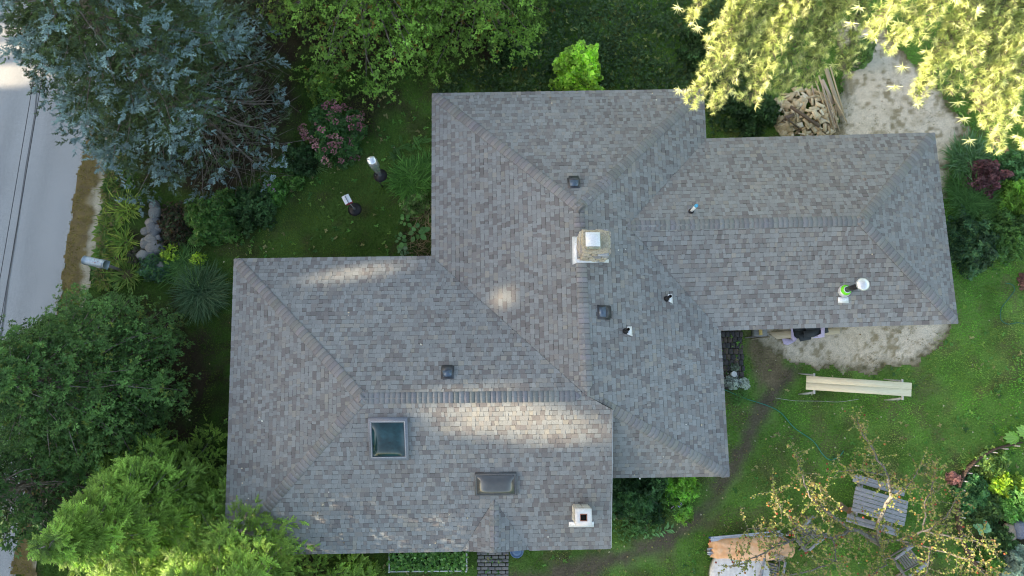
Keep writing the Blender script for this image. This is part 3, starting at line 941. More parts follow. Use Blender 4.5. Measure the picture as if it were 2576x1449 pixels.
SHOULDER = poly_px([(250, 250), (290, 250), (283, 400), (277, 470), (258, 560), (245, 650), (215, 760), (150, 1100), (90, 1449), (22, 1449), (42, 1366), (102, 1010), (163, 650), (205, 383)])

GRASS_TIP = np.array((.050, .110, .022))
def ground_colour(P):
    x, y = P[:, 0], P[:, 1]
    n1 = fbm(x, y, 2.4, 1); n2 = fbm(x, y, .5, 2); n3 = fbm(x, y, .16, 4, 2)
    c = lerp((.070, .150, .028), (.095, .170, .040), n1)
    c = lerp(c, np.tile((.095, .085, .042), (len(P), 1)), np.clip((n2 - .55) * 4, 0, .6))
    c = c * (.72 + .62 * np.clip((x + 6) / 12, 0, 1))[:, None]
    # needle litter and bare soil under the trees
    soil = np.tile((.045, .032, .022), (len(P), 1)) * (.7 + .6 * n3)[:, None]
    for (px, py, r) in ((520, 280, 3.8), (330, 960, 3.4), (150, 1200, 3), (420, 1290, 3), (690, 1430, 2.6), (960, 30, 3.2), (1180, 10, 3.0), (720, 10, 3), (540, 1000, 1.0), (420, 600, 1.7), (1030, 560, .6), (1050, 620, .8), (2480, 1260, 1.6), (2540, 1380, 1.8), (930, 260, 1.3)):
        q = np.array(Gxy(px, py)); d = np.linalg.norm(P - q, axis=1)
        c = lerp(c, soil, np.clip((r - d) * .9 + (n2 - .5) * 1.5, 0, .92))
    c = c * (.55 + .9 * fbm(x, y, .8, 12, 3))[:, None]
    t = ldist(P, TRACK)
    c = lerp(c, np.tile((.125, .10, .072), (len(P), 1)) * (.7 + .6 * n3)[:, None], np.clip((.48 - t) * 2.2 + (n2 - .5) * 1.6, 0, .95))
    d = sdist(P, DIRT_S)
    c = lerp(c, np.tile((.20, .155, .095), (len(P), 1)) * (.6 + .8 * n3)[:, None], np.clip(d * 2.5 + .4 + (n2 - .5) * 1.6, 0, .95))
    return c
# one sheet to the horizon: fine where the yard is, coarse beyond
xs = np.concatenate([[-600, -200, -80, -40], np.arange(-21, 21.01, .16), [40, 80, 200, 600]])
ys = np.concatenate([[-600, -200, -80, -30], np.arange(-9, 17.01, .16), [40, 80, 200, 600]])
X, Y = np.meshgrid(xs, ys, indexing='ij')
nx, ny = len(xs), len(ys)
I = np.arange(nx * ny).reshape(nx, ny)
F = np.stack([I[:-1, :-1].ravel(), I[1:, :-1].ravel(), I[1:, 1:].ravel(), I[:-1, 1:].ravel()], axis=1)
V = np.stack([X.ravel(), Y.ravel(), np.zeros(nx * ny)], axis=1)
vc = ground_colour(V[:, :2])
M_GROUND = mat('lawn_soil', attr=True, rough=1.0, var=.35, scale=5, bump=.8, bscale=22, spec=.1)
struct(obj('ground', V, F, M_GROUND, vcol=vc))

def patch(name, poly, z, cell, colfun, m, rag=.35, label=None):
    lo = poly.min(0) - .6; hi = poly.max(0) + .6
    gx = np.arange(lo[0], hi[0], cell); gy = np.arange(lo[1], hi[1], cell)
    X, Y = np.meshgrid(gx, gy, indexing='ij'); P = np.stack([X.ravel(), Y.ravel()], 1)
    d = sdist(P, poly) + (fbm(P[:, 0], P[:, 1], .7, 9) - .5) * rag * 2 + (fbm(P[:, 0], P[:, 1], .18, 19, 2) - .5) * rag * .7
    I = np.arange(len(P)).reshape(len(gx), len(gy)); D = d.reshape(len(gx), len(gy))
    keep = (np.minimum(np.minimum(D[:-1, :-1], D[1:, :-1]), np.minimum(D[1:, 1:], D[:-1, 1:])) > 0).ravel()
    F = np.stack([I[:-1, :-1].ravel(), I[1:, :-1].ravel(), I[1:, 1:].ravel(), I[:-1, 1:].ravel()], axis=1)[keep]
    used = np.unique(F); remap = -np.ones(len(P), int); remap[used] = np.arange(len(used))
    hgt = z + .03 * np.clip(d[used] / .5, 0, 1) * (fbm(P[used, 0], P[used, 1], .35, 23, 3)) 
    V = np.concatenate([P[used], hgt[:, None]], 1)
    c = colfun(P[used], d[used])
    return struct(obj(name, V, remap[F], m, vcol=c, smooth=True))
M_SAND = mat('dry_sand', attr=True, rough=1.0, var=.22, scale=9, bump=.9, bscale=30, spec=.1)
def sand_col(sparse):
    def f(P, d):
        n = fbm(P[:, 0], P[:, 1], .45, 31, 3); n2 = fbm(P[:, 0], P[:, 1], .14, 33, 2); n3 = fbm(P[:, 0], P[:, 1], 1.2, 37, 2)
        c = lerp((.72, .63, .50), (.58, .49, .36), np.clip((n2 - .35) * 2, 0, 1))
        c = lerp(c, np.tile((.27, .22, .125), (len(P), 1)), np.clip((n - sparse) * 3.0 + (n2 - .5) * 2.6, 0, .8))
        return lerp(np.tile((.15, .13, .07), (len(P), 1)), c, np.clip(d * 2.4 + (n2 - .5) * 1.6, 0, 1))
    return f
patch('sand_patch', SAND_S, .006, .07, sand_col(.60), M_SAND)
patch('sand_clearing', SAND_N, .006, .07, sand_col(.50), M_SAND)
def shoulder_col(P, d):
    # dry grass next to the asphalt, pale sand towards the garden
    rl = np.array(ROAD_R); t = ldist(P, rl)
    n = fbm(P[:, 0], P[:, 1], .4, 41, 3); n2 = fbm(P[:, 0], P[:, 1], .12, 43, 2)
    dry = lerp((.26, .19, .07), (.19, .135, .07), n2 * 1.2)
    c = lerp(dry, np.tile((.50, .43, .31), (len(P), 1)) * (.75 + .5 * n2)[:, None], np.clip((t - .52) * 4 + (n - .5) * 3.2, 0, 1))
    return c
patch('road_verge', SHOULDER, .030, .06, shoulder_col, M_SAND, .14)
# dry grass on the verge
road_poly = np.array([*ROAD_R, (-60, -16), (-60, 26)][:])
# asphalt
M_ROAD = mat('worn_asphalt', attr=True, rough=.92, var=.30, scale=14, bump=.5, bscale=120, spec=.2, detail=6)
rv = []
W_ROAD = 6.2
rp = np.array(ROAD_R); seg = []
for i in range(len(rp) - 1):
    for t in np.linspace(0, 1, 24, endpoint=False): seg.append(rp[i] * (1 - t) + rp[i + 1] * t)
seg.append(rp[-1]); seg = np.array(seg)
edge = seg.copy(); edge[:, 0] += (fbm(seg[:, 0], seg[:, 1], .8, 51, 3) - .5) * .22
ext0 = np.array([edge[0] + (edge[0] - edge[-1]) / np.linalg.norm(edge[0] - edge[-1]) * 150]); ext1 = np.array([edge[-1] + (edge[-1] - edge[0]) / np.linalg.norm(edge[-1] - edge[0]) * 150])
edge = np.concatenate([ext0, edge, ext1])
V = []; F = []
KR = 40
for i, e in enumerate(edge):
    for k in range(KR + 1): V.append((e[0] - W_ROAD * k / KR, e[1], .012 + .05 * (1 - abs(k / KR - .5) * 2)))
RC = []
for i in range(len(edge) - 1):
    for k in range(KR):
        F.append((i * (KR + 1) + k, (i + 1) * (KR + 1) + k, (i + 1) * (KR + 1) + k + 1, i * (KR + 1) + k + 1))
        y_ = edge[i][1]; w_ = W_ROAD * (k + .5) / KR
        tr = math.exp(-((w_ - 1.35) / .28) ** 2) + math.exp(-((w_ - 2.9) / .3) ** 2)
        g_ = .93 + .16 * float(fbm(np.array([w_]), np.array([y_ / 7]), .5, 55, 3)[0]) - .09 * tr - .05 * float(vnoise(np.array([w_]), np.array([y_]), 1.1, 57)[0]) + .06 * math.exp(-w_ / .25)
        RC.append(np.array((.455, .448, .438)) * g_)
struct(obj('road', V, F, M_ROAD, fcol=np.array(RC)))
# old crack sealed along the lane
cr = MB()
def on_road(px, py): 
    p = G(px, py, .05); return p
pts = [on_road(x, y) for x, y in ((100, 150), (88, 290), (66, 420), (45, 560), (22, 700), (2, 850), (-20, 990))]
for i in range(len(pts) - 1):
    a, b = pts[i], pts[i + 1]; s = Vector((.022, 0, 0))
    up = Vector((0, 0, .016))
    cr.add([a - s + up, a + s + up, b + s + up, b - s + up], [(0, 1, 2, 3)])
struct(cr.build('road_seam', mat('sealed_crack', (.17, .17, .175), .9, var=.4, scale=20)))

# ------------------------------------------------------------------ mown grass, litter (nobody could count it)
def in_any(P, polys, marg=0.0):
    k = np.zeros(len(P), bool)
    for q in polys: k |= sdist(P, q) > marg
    return k
HOUSE_WALL = HOUSE_XY.copy()
def grass_field(name, n, keep, hgt, colr, seed, label, width=.011, z0=0.0):
    r = np.random.default_rng(seed)
    P = np.stack([r.uniform(-19, 19, n), r.uniform(-7.5, 15.5, n)], 1)
    P = P[keep(P, r)]
    k = len(P); a = r.uniform(0, 2 * PI, k); ln = hgt * r.uniform(.5, 1.5, k); lean = r.uniform(.2, 1.0, k)
    w = width * r.uniform(.7, 1.4, k)
    side = np.stack([-np.sin(a), np.cos(a), np.zeros(k)], 1) * w[:, None]
    base = np.concatenate([P, np.full((k, 1), z0)], 1)
    tip = base + np.stack([np.cos(a) * ln * lean, np.sin(a) * ln * lean, ln], 1)
    V = np.stack([base - side, base + side, tip], 1).reshape(-1, 3)
    F = np.arange(k * 3).reshape(k, 3)
    C = colr(P, r)
    return stuff(obj(name, V, F, TURF, fcol=C), label, 'grass')
def lawn_keep(P, r):
    k = sdist(P, HOUSE_XY) < -.0
    k |= (sdist(P, HOUSE_XY) < .5)
    n = fbm(P[:, 0], P[:, 1], .45, 61)
    k &= (sdist(P, SAND_S) + (n - .5) * .7 < .05) & (sdist(P, SAND_N) + (n - .5) * .7 < .05) & (sdist(P, SHOULDER) < -.05)
    k &= sdist(P, road_poly) < -.1
    t = ldist(P, TRACK); k &= (t + (n - .5) * 1.0 > .5) | (r.random(len(P)) < .12)
    d = sdist(P, DIRT_S); k &= (d + (n - .5) * .8 < 0) | (r.random(len(P)) < .15)
    for (px, py, rr) in ((520, 280, 3.4), (330, 960, 2.6), (150, 1200, 2.6), (960, 30, 2.6), (1180, 10, 2.6), (720, 10, 2.6), (420, 600, 1.4), (2530, 1300, 1.3)):
        q = np.array(Gxy(px, py)); k &= (np.linalg.norm(P - q, axis=1) > rr) | (r.random(len(P)) < .15)
    return k
def lawn_col(P, r):
    n1 = fbm(P[:, 0], P[:, 1], 1.8, 71); n2 = fbm(P[:, 0], P[:, 1], .35, 73, 2)
    c = lerp((.085, .195, .032), (.135, .30, .052), n2 * .9 + .1 * r.random(len(P)))
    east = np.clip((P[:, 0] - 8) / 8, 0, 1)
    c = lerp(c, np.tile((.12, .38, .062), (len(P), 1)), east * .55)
    c = lerp(c, np.tile((.26, .23, .10), (len(P), 1)), np.clip((n1 - .52) * 3, 0, .5) + (r.random(len(P)) < .07) * .4)
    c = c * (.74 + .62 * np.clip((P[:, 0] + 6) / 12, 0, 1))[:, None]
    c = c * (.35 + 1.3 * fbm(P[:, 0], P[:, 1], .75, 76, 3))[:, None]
    c = lerp(c, np.tile((.22, .30, .06), (len(P), 1)), np.clip((fbm(P[:, 0], P[:, 1], .5, 78, 2) - .6) * 4, 0, .4))
    return c * r.uniform(.82, 1.18, len(P))[:, None]
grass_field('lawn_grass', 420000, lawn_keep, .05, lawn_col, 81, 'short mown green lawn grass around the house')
def verge_keep(P, r):
    t = ldist(P, np.array(ROAD_R)); n = fbm(P[:, 0], P[:, 1], .3, 66)
    return (sdist(P, SHOULDER) > 0) & ((t < .65) & (n > .35) | (r.random(len(P)) < .04))
grass_field('verge_grass', 420000, verge_keep, .05, lambda P, r: lerp((.34, .26, .08), (.22, .24, .06), r.random(len(P))) * r.uniform(.7, 1.3, len(P))[:, None], 83, 'short dry yellowed grass along the road edge', z0=.035)
def tuft_keep(P, r):
    n = fbm(P[:, 0], P[:, 1], .3, 91)
    return (in_any(P, [SAND_S, SAND_N]) & (n > .60) & (r.random(len(P)) < .6)) | ((ldist(P, TRACK) < .6) & (r.random(len(P)) < .06))
grass_field('sparse_dry_grass', 420000, tuft_keep, .05, lambda P, r: lerp((.28, .23, .12), (.17, .17, .06), r.random(len(P))) * r.uniform(.7, 1.3, len(P))[:, None], 85, 'sparse dry grass sprouting in the bare sand', z0=.012)
# fallen leaves
sp = Spray(); r = np.random.default_rng(95)
P = np.stack([r.uniform(-19, 19, 9000), r.uniform(-7.5, 15.5, 9000)], 1)
dens = np.where((P[:, 0] > 3) & (P[:, 1] < 0), .42, .10)
P = P[(sdist(P, HOUSE_XY) < .2) & (sdist(P, road_poly) < 0) & (r.random(len(P)) < dens)]
k = len(P); a = r.uniform(0, 2 * PI, k)
cols = np.array([(.28, .22, .10), (.30, .28, .16), (.17, .11, .05), (.36, .34, .24), (.20, .20, .06)])[r.integers(0, 5, k)]
sp.many(np.concatenate([P, r.uniform(.03, .06, (k, 1))], 1), np.stack([np.cos(a), np.sin(a), r.normal(0, .25, k)], 1), np.stack([r.normal(0, .3, k), r.normal(0, .3, k), np.ones(k)], 1), r.uniform(.04, .085, k), cols)
stuff(spray_obj('fallen_leaves', sp, T_LEAF, LEAF), 'scattered dry fallen leaves lying on the lawn', 'leaves')
# rank weeds in the deep shade north of the house
sp = Spray(); r = np.random.default_rng(97)
N = 21000
zone = poly_px([(1230, -60), (1760, -60), (1900, 120), (1930, 340), (1790, 345), (1770, 235), (1100, 240), (1130, 190), (1240, 150)])
P = np.stack([r.uniform(-3, 10, N), r.uniform(8, 16, N)], 1)
n = fbm(P[:, 0], P[:, 1], .9, 99)
P = P[(sdist(P, zone) + (n - .5) * .8 > 0) & (r.random(N) < .35 + n * .8)]
k = len(P); a = r.uniform(0, 2 * PI, k); z = r.uniform(.02, .30, k) * (.4 + fbm(P[:, 0], P[:, 1], .8, 101))
n2 = fbm(P[:, 0], P[:, 1], .6, 103)
c = lerp((.026, .052, .020), (.060, .115, .038), n2) * r.uniform(.6, 1.4, k)[:, None]
c[r.random(k) < .06] = (.16, .19, .06)
sp.many(np.concatenate([P, z[:, None]], 1), np.stack([np.cos(a), np.sin(a), r.normal(0, .3, k)], 1), np.stack([r.normal(0, .4, k), r.normal(0, .4, k), np.ones(k)], 1), r.uniform(.05, .17, k), c)
stuff(spray_obj('weeds', sp, T_LEAF + T_CLUSL, LEAF), 'rank dark weeds and vinca covering the shaded ground north of the roof', 'weeds')

# coarse grass and weeds where the garden spills onto the verge
sp = Spray(); r = np.random.default_rng(111)
for i in range(1500):
    u = r.random(); y = 390 + 330 * u; x = 285 - 38 * u + abs(r.normal(0, 16)) - 4
    p = G(x, y, .03); a = r.uniform(0, 2 * PI); L = r.uniform(.12, .5)
    sp.add(p, (math.cos(a), math.sin(a), r.normal(.1, .15)), (0, 0, 1), L, np.array([(.08, .17, .03), (.16, .22, .04), (.05, .11, .025), (.20, .17, .07)][int(r.integers(4))]) * r.uniform(.6, 1.2))
stuff(spray_obj('verge_weeds', sp, T_BLADE + T_FINE + T_CLUSL, LEAF), 'coarse weeds spilling from the garden onto the sandy verge', 'weeds')

# plantain, clover and longer tufts standing up from the mown grass
sp = Spray(); r = np.random.default_rng(113)
P = np.stack([r.uniform(-10, 19, 16000), r.uniform(-7.5, 15, 16000)], 1)
n = fbm(P[:, 0], P[:, 1], .7, 115)
P = P[lawn_keep(P, r) & (sdist(P, HOUSE_XY) < 0) & (r.random(len(P)) < np.clip((n - .42) * 3.5, .03, .8))]
k = len(P); a = r.uniform(0, 2 * PI, k)
c = np.array([(.05, .15, .03), (.09, .22, .045), (.14, .24, .05), (.04, .11, .03), (.20, .19, .08)])[r.integers(0, 5, k)] * r.uniform(.7, 1.25, (k, 1))
sp.many(np.concatenate([P, r.uniform(.02, .06, (k, 1))], 1), np.stack([np.cos(a), np.sin(a), r.normal(.1, .2, k)], 1), np.stack([r.normal(0, .3, k), r.normal(0, .3, k), np.ones(k)], 1), r.uniform(.05, .16, k), c)
stuff(spray_obj('lawn_weeds', sp, T_CLUS + T_CLUSL + T_BLADE, LEAF), 'clover and plantain tufts scattered through the lawn', 'weeds')

# =================================================================== TREES
def tri_w(r): return r.random()
def conifer(name, label, base_px, H, R, seed, tm, leafm, size, cols, whorls=16, per=8, rise=.25, droop=.35, zlow=.4, prof=1.1, twigs=9, per_twig=4, ang=.9, trunk_r=.16, bare=None, lean=(0, 0), group=None, bark=None, flat=.35, tipcol=None, curl=0.0, squash=1.0, cat='tree', clump=False, vis=99):
    """tapered trunk, whorls of limbs, side twigs, and a spray of needles on each"""
    r = np.random.default_rng(seed)
    b = G(*base_px, 0)
    t = thing(name, label, cat, tuple(b), 0, group)
    tm_ = MB(); pts = [b + Vector((lean[0] * k * k, lean[1] * k * k, H * .97 * k - .1)) for k in np.linspace(0, 1, 9)]
    tm_.tube(pts, [trunk_r * (1 - .93 * k) + .012 for k in np.linspace(0, 1, 9)], 8)
    tm_.build('trunk', bark or BARK, t, smooth=True)
    sp = Spray(); br = MB()
    cols = [np.array(c) for c in cols]
    for w in range(whorls):
        f = w / (whorls - 1)
        z0 = zlow + (H * .97 - zlow) * f ** .92
        n = max(4, int(per * (1 - .4 * f)))
        a0 = r.uniform(0, 2 * PI)
        for i in range(n):
            az = a0 + 2 * PI * i / n + r.normal(0, .18)
            q = z0 / H
            L = R * max(.06, (1 - q ** prof)) * r.uniform(.78, 1.16) + .12
            z00 = z0 + r.normal(0, .12)
            rad = np.array([math.cos(az), math.sin(az), 0]) ; rad[1] *= squash
            tan = np.array([-math.sin(az), math.cos(az), 0])
            st = np.array([b.x + lean[0] * q * q, b.y + lean[1] * q * q, z00])
            wob = r.normal(0, .05)
            def pos(s):
                s = np.asarray(s, float)[..., None]
                return st + rad * (L * s) + np.array([0, 0, 1.0]) * (L * (rise * s - droop * s * s + curl * s ** 4)) + tan * (wob * np.sin(s * 3) * L)
            shade_b = r.uniform(.58, 1.25)      # limbs differ in tone; the dull ones paint in dark gaps
            isbare = bare is not None and bare(az, z00)
            br.tube([pos(s) for s in (0, .35, .7, .97)], [.014 + .014 * L, .010 + .009 * L, .009 + .004 * L, .004], 4, cap=False)
            nt = max(3, int(twigs * (.35 + .65 * L / R)))
            s1 = np.repeat(.22 + .78 * (np.arange(nt) + r.random(nt)) / nt, 2); sd = np.tile([-1.0, 1.0], nt)
            keep = r.random(2 * nt) > .08; s1 = s1[keep]; sd = sd[keep]; m = len(s1)
            p = pos(s1); d0 = unit(pos(np.minimum(s1 + .05, 1.02)) - pos(s1 - .03))
            l = L * (.16 + .42 * (1 - s1)) * r.uniform(.6, 1.25, m) + .06
            an = ang * r.uniform(.7, 1.25, m)
            dv = unit(d0 * np.cos(an)[:, None] + tan * (sd * np.sin(an))[:, None] + np.array([0, 0, 1.0]) * r.normal(.02, .12, m)[:, None])
            fresh = r.random(m) < .6; shade_t = shade_b * r.uniform(.75, 1.2, m)
            leafy = np.ones(m, bool)
            if isbare:
                for q in range(m):
                    if r.random() < .8:
                        br.tube([p[q], p[q] + dv[q] * l[q] * .6 + [0, 0, -.04], p[q] + dv[q] * l[q] * 1.1 + [0, 0, -.10]], [.008, .006, .003], 3, cap=False)
                        leafy[q] = r.random() < .2
            k = np.where(leafy)[0]; pt = per_twig if z0 < vis else max(1, per_twig // 3)      # upper crown, far out of view: fewer sprays
            if len(k):
                T = np.repeat(k, pt); n_ = len(T)
                u = (np.tile(np.arange(pt), len(k)) + r.random(n_)) / pt
                pp = p[T] + dv[T] * (l[T] * u)[:, None] + np.array([0, 0, -.10]) * (l[T] * u * u)[:, None] + r.normal(0, .02, (n_, 3))
                sd2 = np.where(r.random(n_) < .5, 1.0, -1.0)
                lat = np.cross(dv[T], [0, 0, 1.0])
                dd = unit(dv[T] * (.38 + .6 * u)[:, None] + lat * (sd2 * (.9 - .5 * u))[:, None] + np.array([0, 0, 1.0]) * r.normal(.02, flat * .4, n_)[:, None])
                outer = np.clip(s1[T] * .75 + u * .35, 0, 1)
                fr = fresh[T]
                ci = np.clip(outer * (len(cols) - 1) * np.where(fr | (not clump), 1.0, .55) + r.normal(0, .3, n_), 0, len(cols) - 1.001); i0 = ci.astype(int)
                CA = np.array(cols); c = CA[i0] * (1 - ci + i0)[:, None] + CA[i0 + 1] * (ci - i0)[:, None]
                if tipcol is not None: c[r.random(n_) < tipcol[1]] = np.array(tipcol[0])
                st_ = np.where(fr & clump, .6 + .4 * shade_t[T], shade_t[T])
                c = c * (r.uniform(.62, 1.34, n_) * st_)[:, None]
                up = np.stack([r.normal(0, flat, n_), r.normal(0, flat, n_), np.ones(n_)], 1)
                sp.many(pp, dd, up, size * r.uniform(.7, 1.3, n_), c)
            for sd in (-.9, -.45, 0, .45, .9): sp.add(pos(.97), unit(unit(pos(1) - pos(.9)) + tan * sd), (0, 0, 1), size * 1.1, cols[-1] * shade_b)
    stuff(br.build('branches', bark or BARK, t))
    spray_obj('crown', sp, tm, leafm, t, seed)
    return t
BLUE = [(.062, .092, .030), (.078, .120, .038), (.092, .142, .050), (.100, .155, .082), (.19, .295, .285), (.31, .44, .435)]
NS = Vector((.7, -.7))
def spruce_bare(az, z):
    return z < 2.9 and (-1.35 < ((az + PI) % (2 * PI) - PI) < .55)
conifer('blue_spruce', 'large blue spruce with silvery blue shoots overhanging the road', (505, 285), 13.0, 3.75, 101, T_SPRUCE, NEEDLE, .155, BLUE, whorls=25, per=10, rise=.10, droop=.28, zlow=.7, prof=1.3, twigs=13, per_twig=9, trunk_r=.2, bare=spruce_bare, curl=.12, clump=True, vis=8.5)
CEDAR = [(.040, .072, .018), (.078, .150, .028), (.125, .245, .042), (.175, .315, .060)]
DKCED = [(.024, .048, .015), (.042, .095, .026), (.062, .140, .038), (.098, .195, .052)]
conifer('white_cedar', 'bright green white cedar with orange cones left of the house corner', (955, 25), 8.5, 3.6, 111, T_FAN, LEAF, .19, CEDAR, whorls=15, per=10, rise=.35, droop=.42, zlow=.7, prof=1.5, twigs=10, per_twig=6, tipcol=((.17, .11, .025), .03), flat=.55, vis=5.2)
conifer('white_cedar', 'bright green white cedar with orange cones touching the roof corner', (1185, 5), 8.0, 3.3, 112, T_FAN, LEAF, .19, CEDAR, whorls=15, per=10, rise=.35, droop=.42, zlow=.7, prof=1.5, twigs=10, per_twig=6, tipcol=((.17, .11, .025), .03), flat=.55, vis=5.2)
conifer('dark_cedar', 'dark shaded conifer squeezed between blue spruce and bright cedar', (745, -40), 8.0, 2.6, 113, T_HEM, LEAF, .30, [(.014, .026, .010), (.022, .042, .014), (.034, .062, .02)], whorls=12, per=8, rise=.2, droop=.35, prof=1.2, twigs=6, per_twig=3)
conifer('round_cedar', 'broad dark green cedar beside the road and mailbox', (300, 965), 5.8, 2.75, 114, T_FAN, LEAF, .17, DKCED, whorls=17, per=12, rise=.5, droop=.48, zlow=.5, prof=2.4, twigs=10, per_twig=6, flat=.7, tipcol=((.11, .15, .03), .05))
conifer('round_cedar', 'dark cedar half hidden behind the sunlit hemlocks at the road', (190, 1200), 5.2, 2.1, 115, T_FAN, LEAF, .22, [c for c in DKCED[:3]], whorls=12, per=9, rise=.45, droop=.45, zlow=.5, prof=1.9, twigs=7, per_twig=3, flat=.7)
HEML = [(.044, .074, .018), (.088, .168, .032), (.158, .280, .050), (.235, .375, .072)]
conifer('hemlock', 'tall light green hemlock with sunlit top near the road', (445, 1272), 6.6, 2.6, 116, T_HEM, LEAF, .21, HEML, whorls=20, per=9, rise=.05, droop=.22, zlow=1.0, prof=1.15, twigs=12, per_twig=6, bark=GREYBARK)
conifer('hemlock', 'light green hemlock reaching over the lower roof corner', (688, 1424), 7.2, 3.5, 117, T_HEM, LEAF, .21, HEML, whorls=20, per=9, rise=.10, droop=.2, zlow=1.6, prof=1.25, twigs=13, per_twig=6, bark=GREYBARK)
conifer('hemlock', 'hemlock at the lower picture edge between the other two', (540, 1500), 8.0, 2.3, 118, T_HEM, LEAF, .22, HEML, whorls=15, per=8, rise=.05, droop=.2, zlow=1.2, prof=1.1, twigs=10, per_twig=5, bark=GREYBARK, vis=3.5)
conifer('young_hemlock', 'small young hemlock tip beside the raised vegetable bed', (905, 1450), 1.6, .55, 119, T_HEM, LEAF, .20, HEML, whorls=8, per=6, rise=.3, droop=.3, zlow=.1, prof=1.0, twigs=5, per_twig=2, trunk_r=.03)

# ---- white pines: limbs known one by one
PINE = [(.15, .21, .055), (.32, .40, .10), (.52, .57, .19), (.68, .70, .31)]
def pine_tree(label, base_px, H, limbs, seed, lean=0.0):
    r = np.random.default_rng(seed)
    b = G(*base_px, 0)
    t = thing('white_pine', label, 'tree', tuple(b))
    m = MB(); m.tube([b + Vector((0, 0, H * k - .1)) for k in np.linspace(0, 1, 8)], [.26 * (1 - .9 * k) + .02 for k in np.linspace(0, 1, 8)], 9); m.build('trunk', BARK, t, smooth=True)
    sp = Spray(); br = MB(); cols = [np.array(c) for c in PINE]
    for (px, py, z, wd, dens) in limbs:
        tip = np.array(G(px, py, z)); st = np.array([b.x, b.y, z + r.uniform(-.5, .3)])
        L = np.linalg.norm(tip - st); dv = (tip - st) / L; lat = unit(np.cross(dv, [0, 0, 1]))
        bow = r.uniform(.05, .12) * L
        def pos(s): return st + (tip - st) * s + np.array([0, 0, bow * math.sin(PI * s)]) + lat * (math.sin(s * 4 + seed) * .05 * L)
        br.tube([pos(s) for s in (0, .3, .6, .8, 1)], [.05, .035, .022, .013, .006], 5, cap=False)
        n = int(L * dens * 9.4)
        for i in range(n):
            s = .25 + .75 * (i + r.random()) / n
            p = pos(s)
            for sd in (-1, 1):
                l = wd * (1.15 - .75 * s) * r.uniform(.35, 1.1)
                an = r.uniform(.55, 1.15)
                d2 = unit(dv * math.cos(an) + lat * sd * math.sin(an) + np.array([0, 0, r.normal(.05, .18)]))
                e = p + d2 * l
                br.tube([p, p + d2 * l * .5 + [0, 0, .02], e], [.009, .007, .004], 3, cap=False)
                k = max(2, int(l * 11.5))
                for q in range(k):
                    u = (q + .4 + .6 * r.random()) / k
                    pp = p + d2 * l * u + r.normal(0, .055, 3)
                    dd = unit(d2 + np.array([0, 0, .35]) + r.normal(0, .35, 3))
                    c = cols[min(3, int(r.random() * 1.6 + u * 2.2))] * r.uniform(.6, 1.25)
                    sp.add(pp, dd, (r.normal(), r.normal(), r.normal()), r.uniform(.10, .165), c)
        sp.add(tip, dv, (0, 0, 1), .19, cols[3])
    stuff(br.build('branches', TWIG, t))
    spray_obj('crown', sp, T_PINE, PINEM, t, seed)
    return t
LIMBS1 = [(1708, 228, 7.6, .7, 1.3), (1760, 245, 7.6, .6, 1.3), (1850, 235, 7.4, .8, 1.3), (1925, 215, 7.2, .7, 1.3), (1985, 190, 7.1, .7, 1.2), (2095, 165, 6.9, .8, 1.3), (2030, 120, 7.3, .8, 1.2), (1900, 100, 7.5, .8, 1.2),
          (1705, 20, 8.3, .35, 1.0), (1755, 70, 8.3, .3, .9), (1790, 120, 7.7, .7, 1.2), (1960, 40, 7.7, .8, 1.1), (2080, 20, 7.7, .8, 1.1), (1850, 170, 7.6, .8, 1.2), (2010, 195, 7.0, .6, 1.2)]
pine_tree('sunlit white pine whose limb overhangs the top roof corner', (2060, -120), 8.6, LIMBS1, 201)
LIMBS2 = [(2190, 90, 9.9, .6, 1.2), (2140, 60, 9.9, .5, 1.2), (2250, 220, 9.3, .6, 1.2), (2270, 170, 9.5, .7, 1.2), (2330, 130, 9.5, .8, 1.2), (2400, 205, 9.3, .8, 1.2), (2425, 300, 9.0, .65, 1.3), (2440, 355, 8.9, .4, 1.3), (2410, 260, 9.1, .65, 1.3), (2478, 150, 9.5, .55, 1.1), (2450, 60, 9.9, .7, 1.1), (2360, 40, 10.1, .8, 1.1), (2260, 60, 10.1, .8, 1.1), (2330, 210, 9.2, .5, 1.1), (2380, 130, 9.7, .8, 1.2), (2440, 220, 9.3, .6, 1.2), (2160, 20, 10.3, .5, 1.0)]
pine_tree('sunlit white pine hanging over the sandy clearing', (2190, -70), 14, LIMBS2, 202)
LIMBS3 = [(2528, 150, 8.8, .45, 1.2), (2558, 345, 8.0, .35, 1.3), (2555, 290, 8.2, .35, 1.2), (2575, 200, 8.6, .4, 1.2), (2530, 50, 9.4, .5, 1.1), (2600, 120, 9.2, .6, 1.1)]
pine_tree('sunlit pine limbs at the top right picture corner', (2660, -40), 13, LIMBS3, 203)

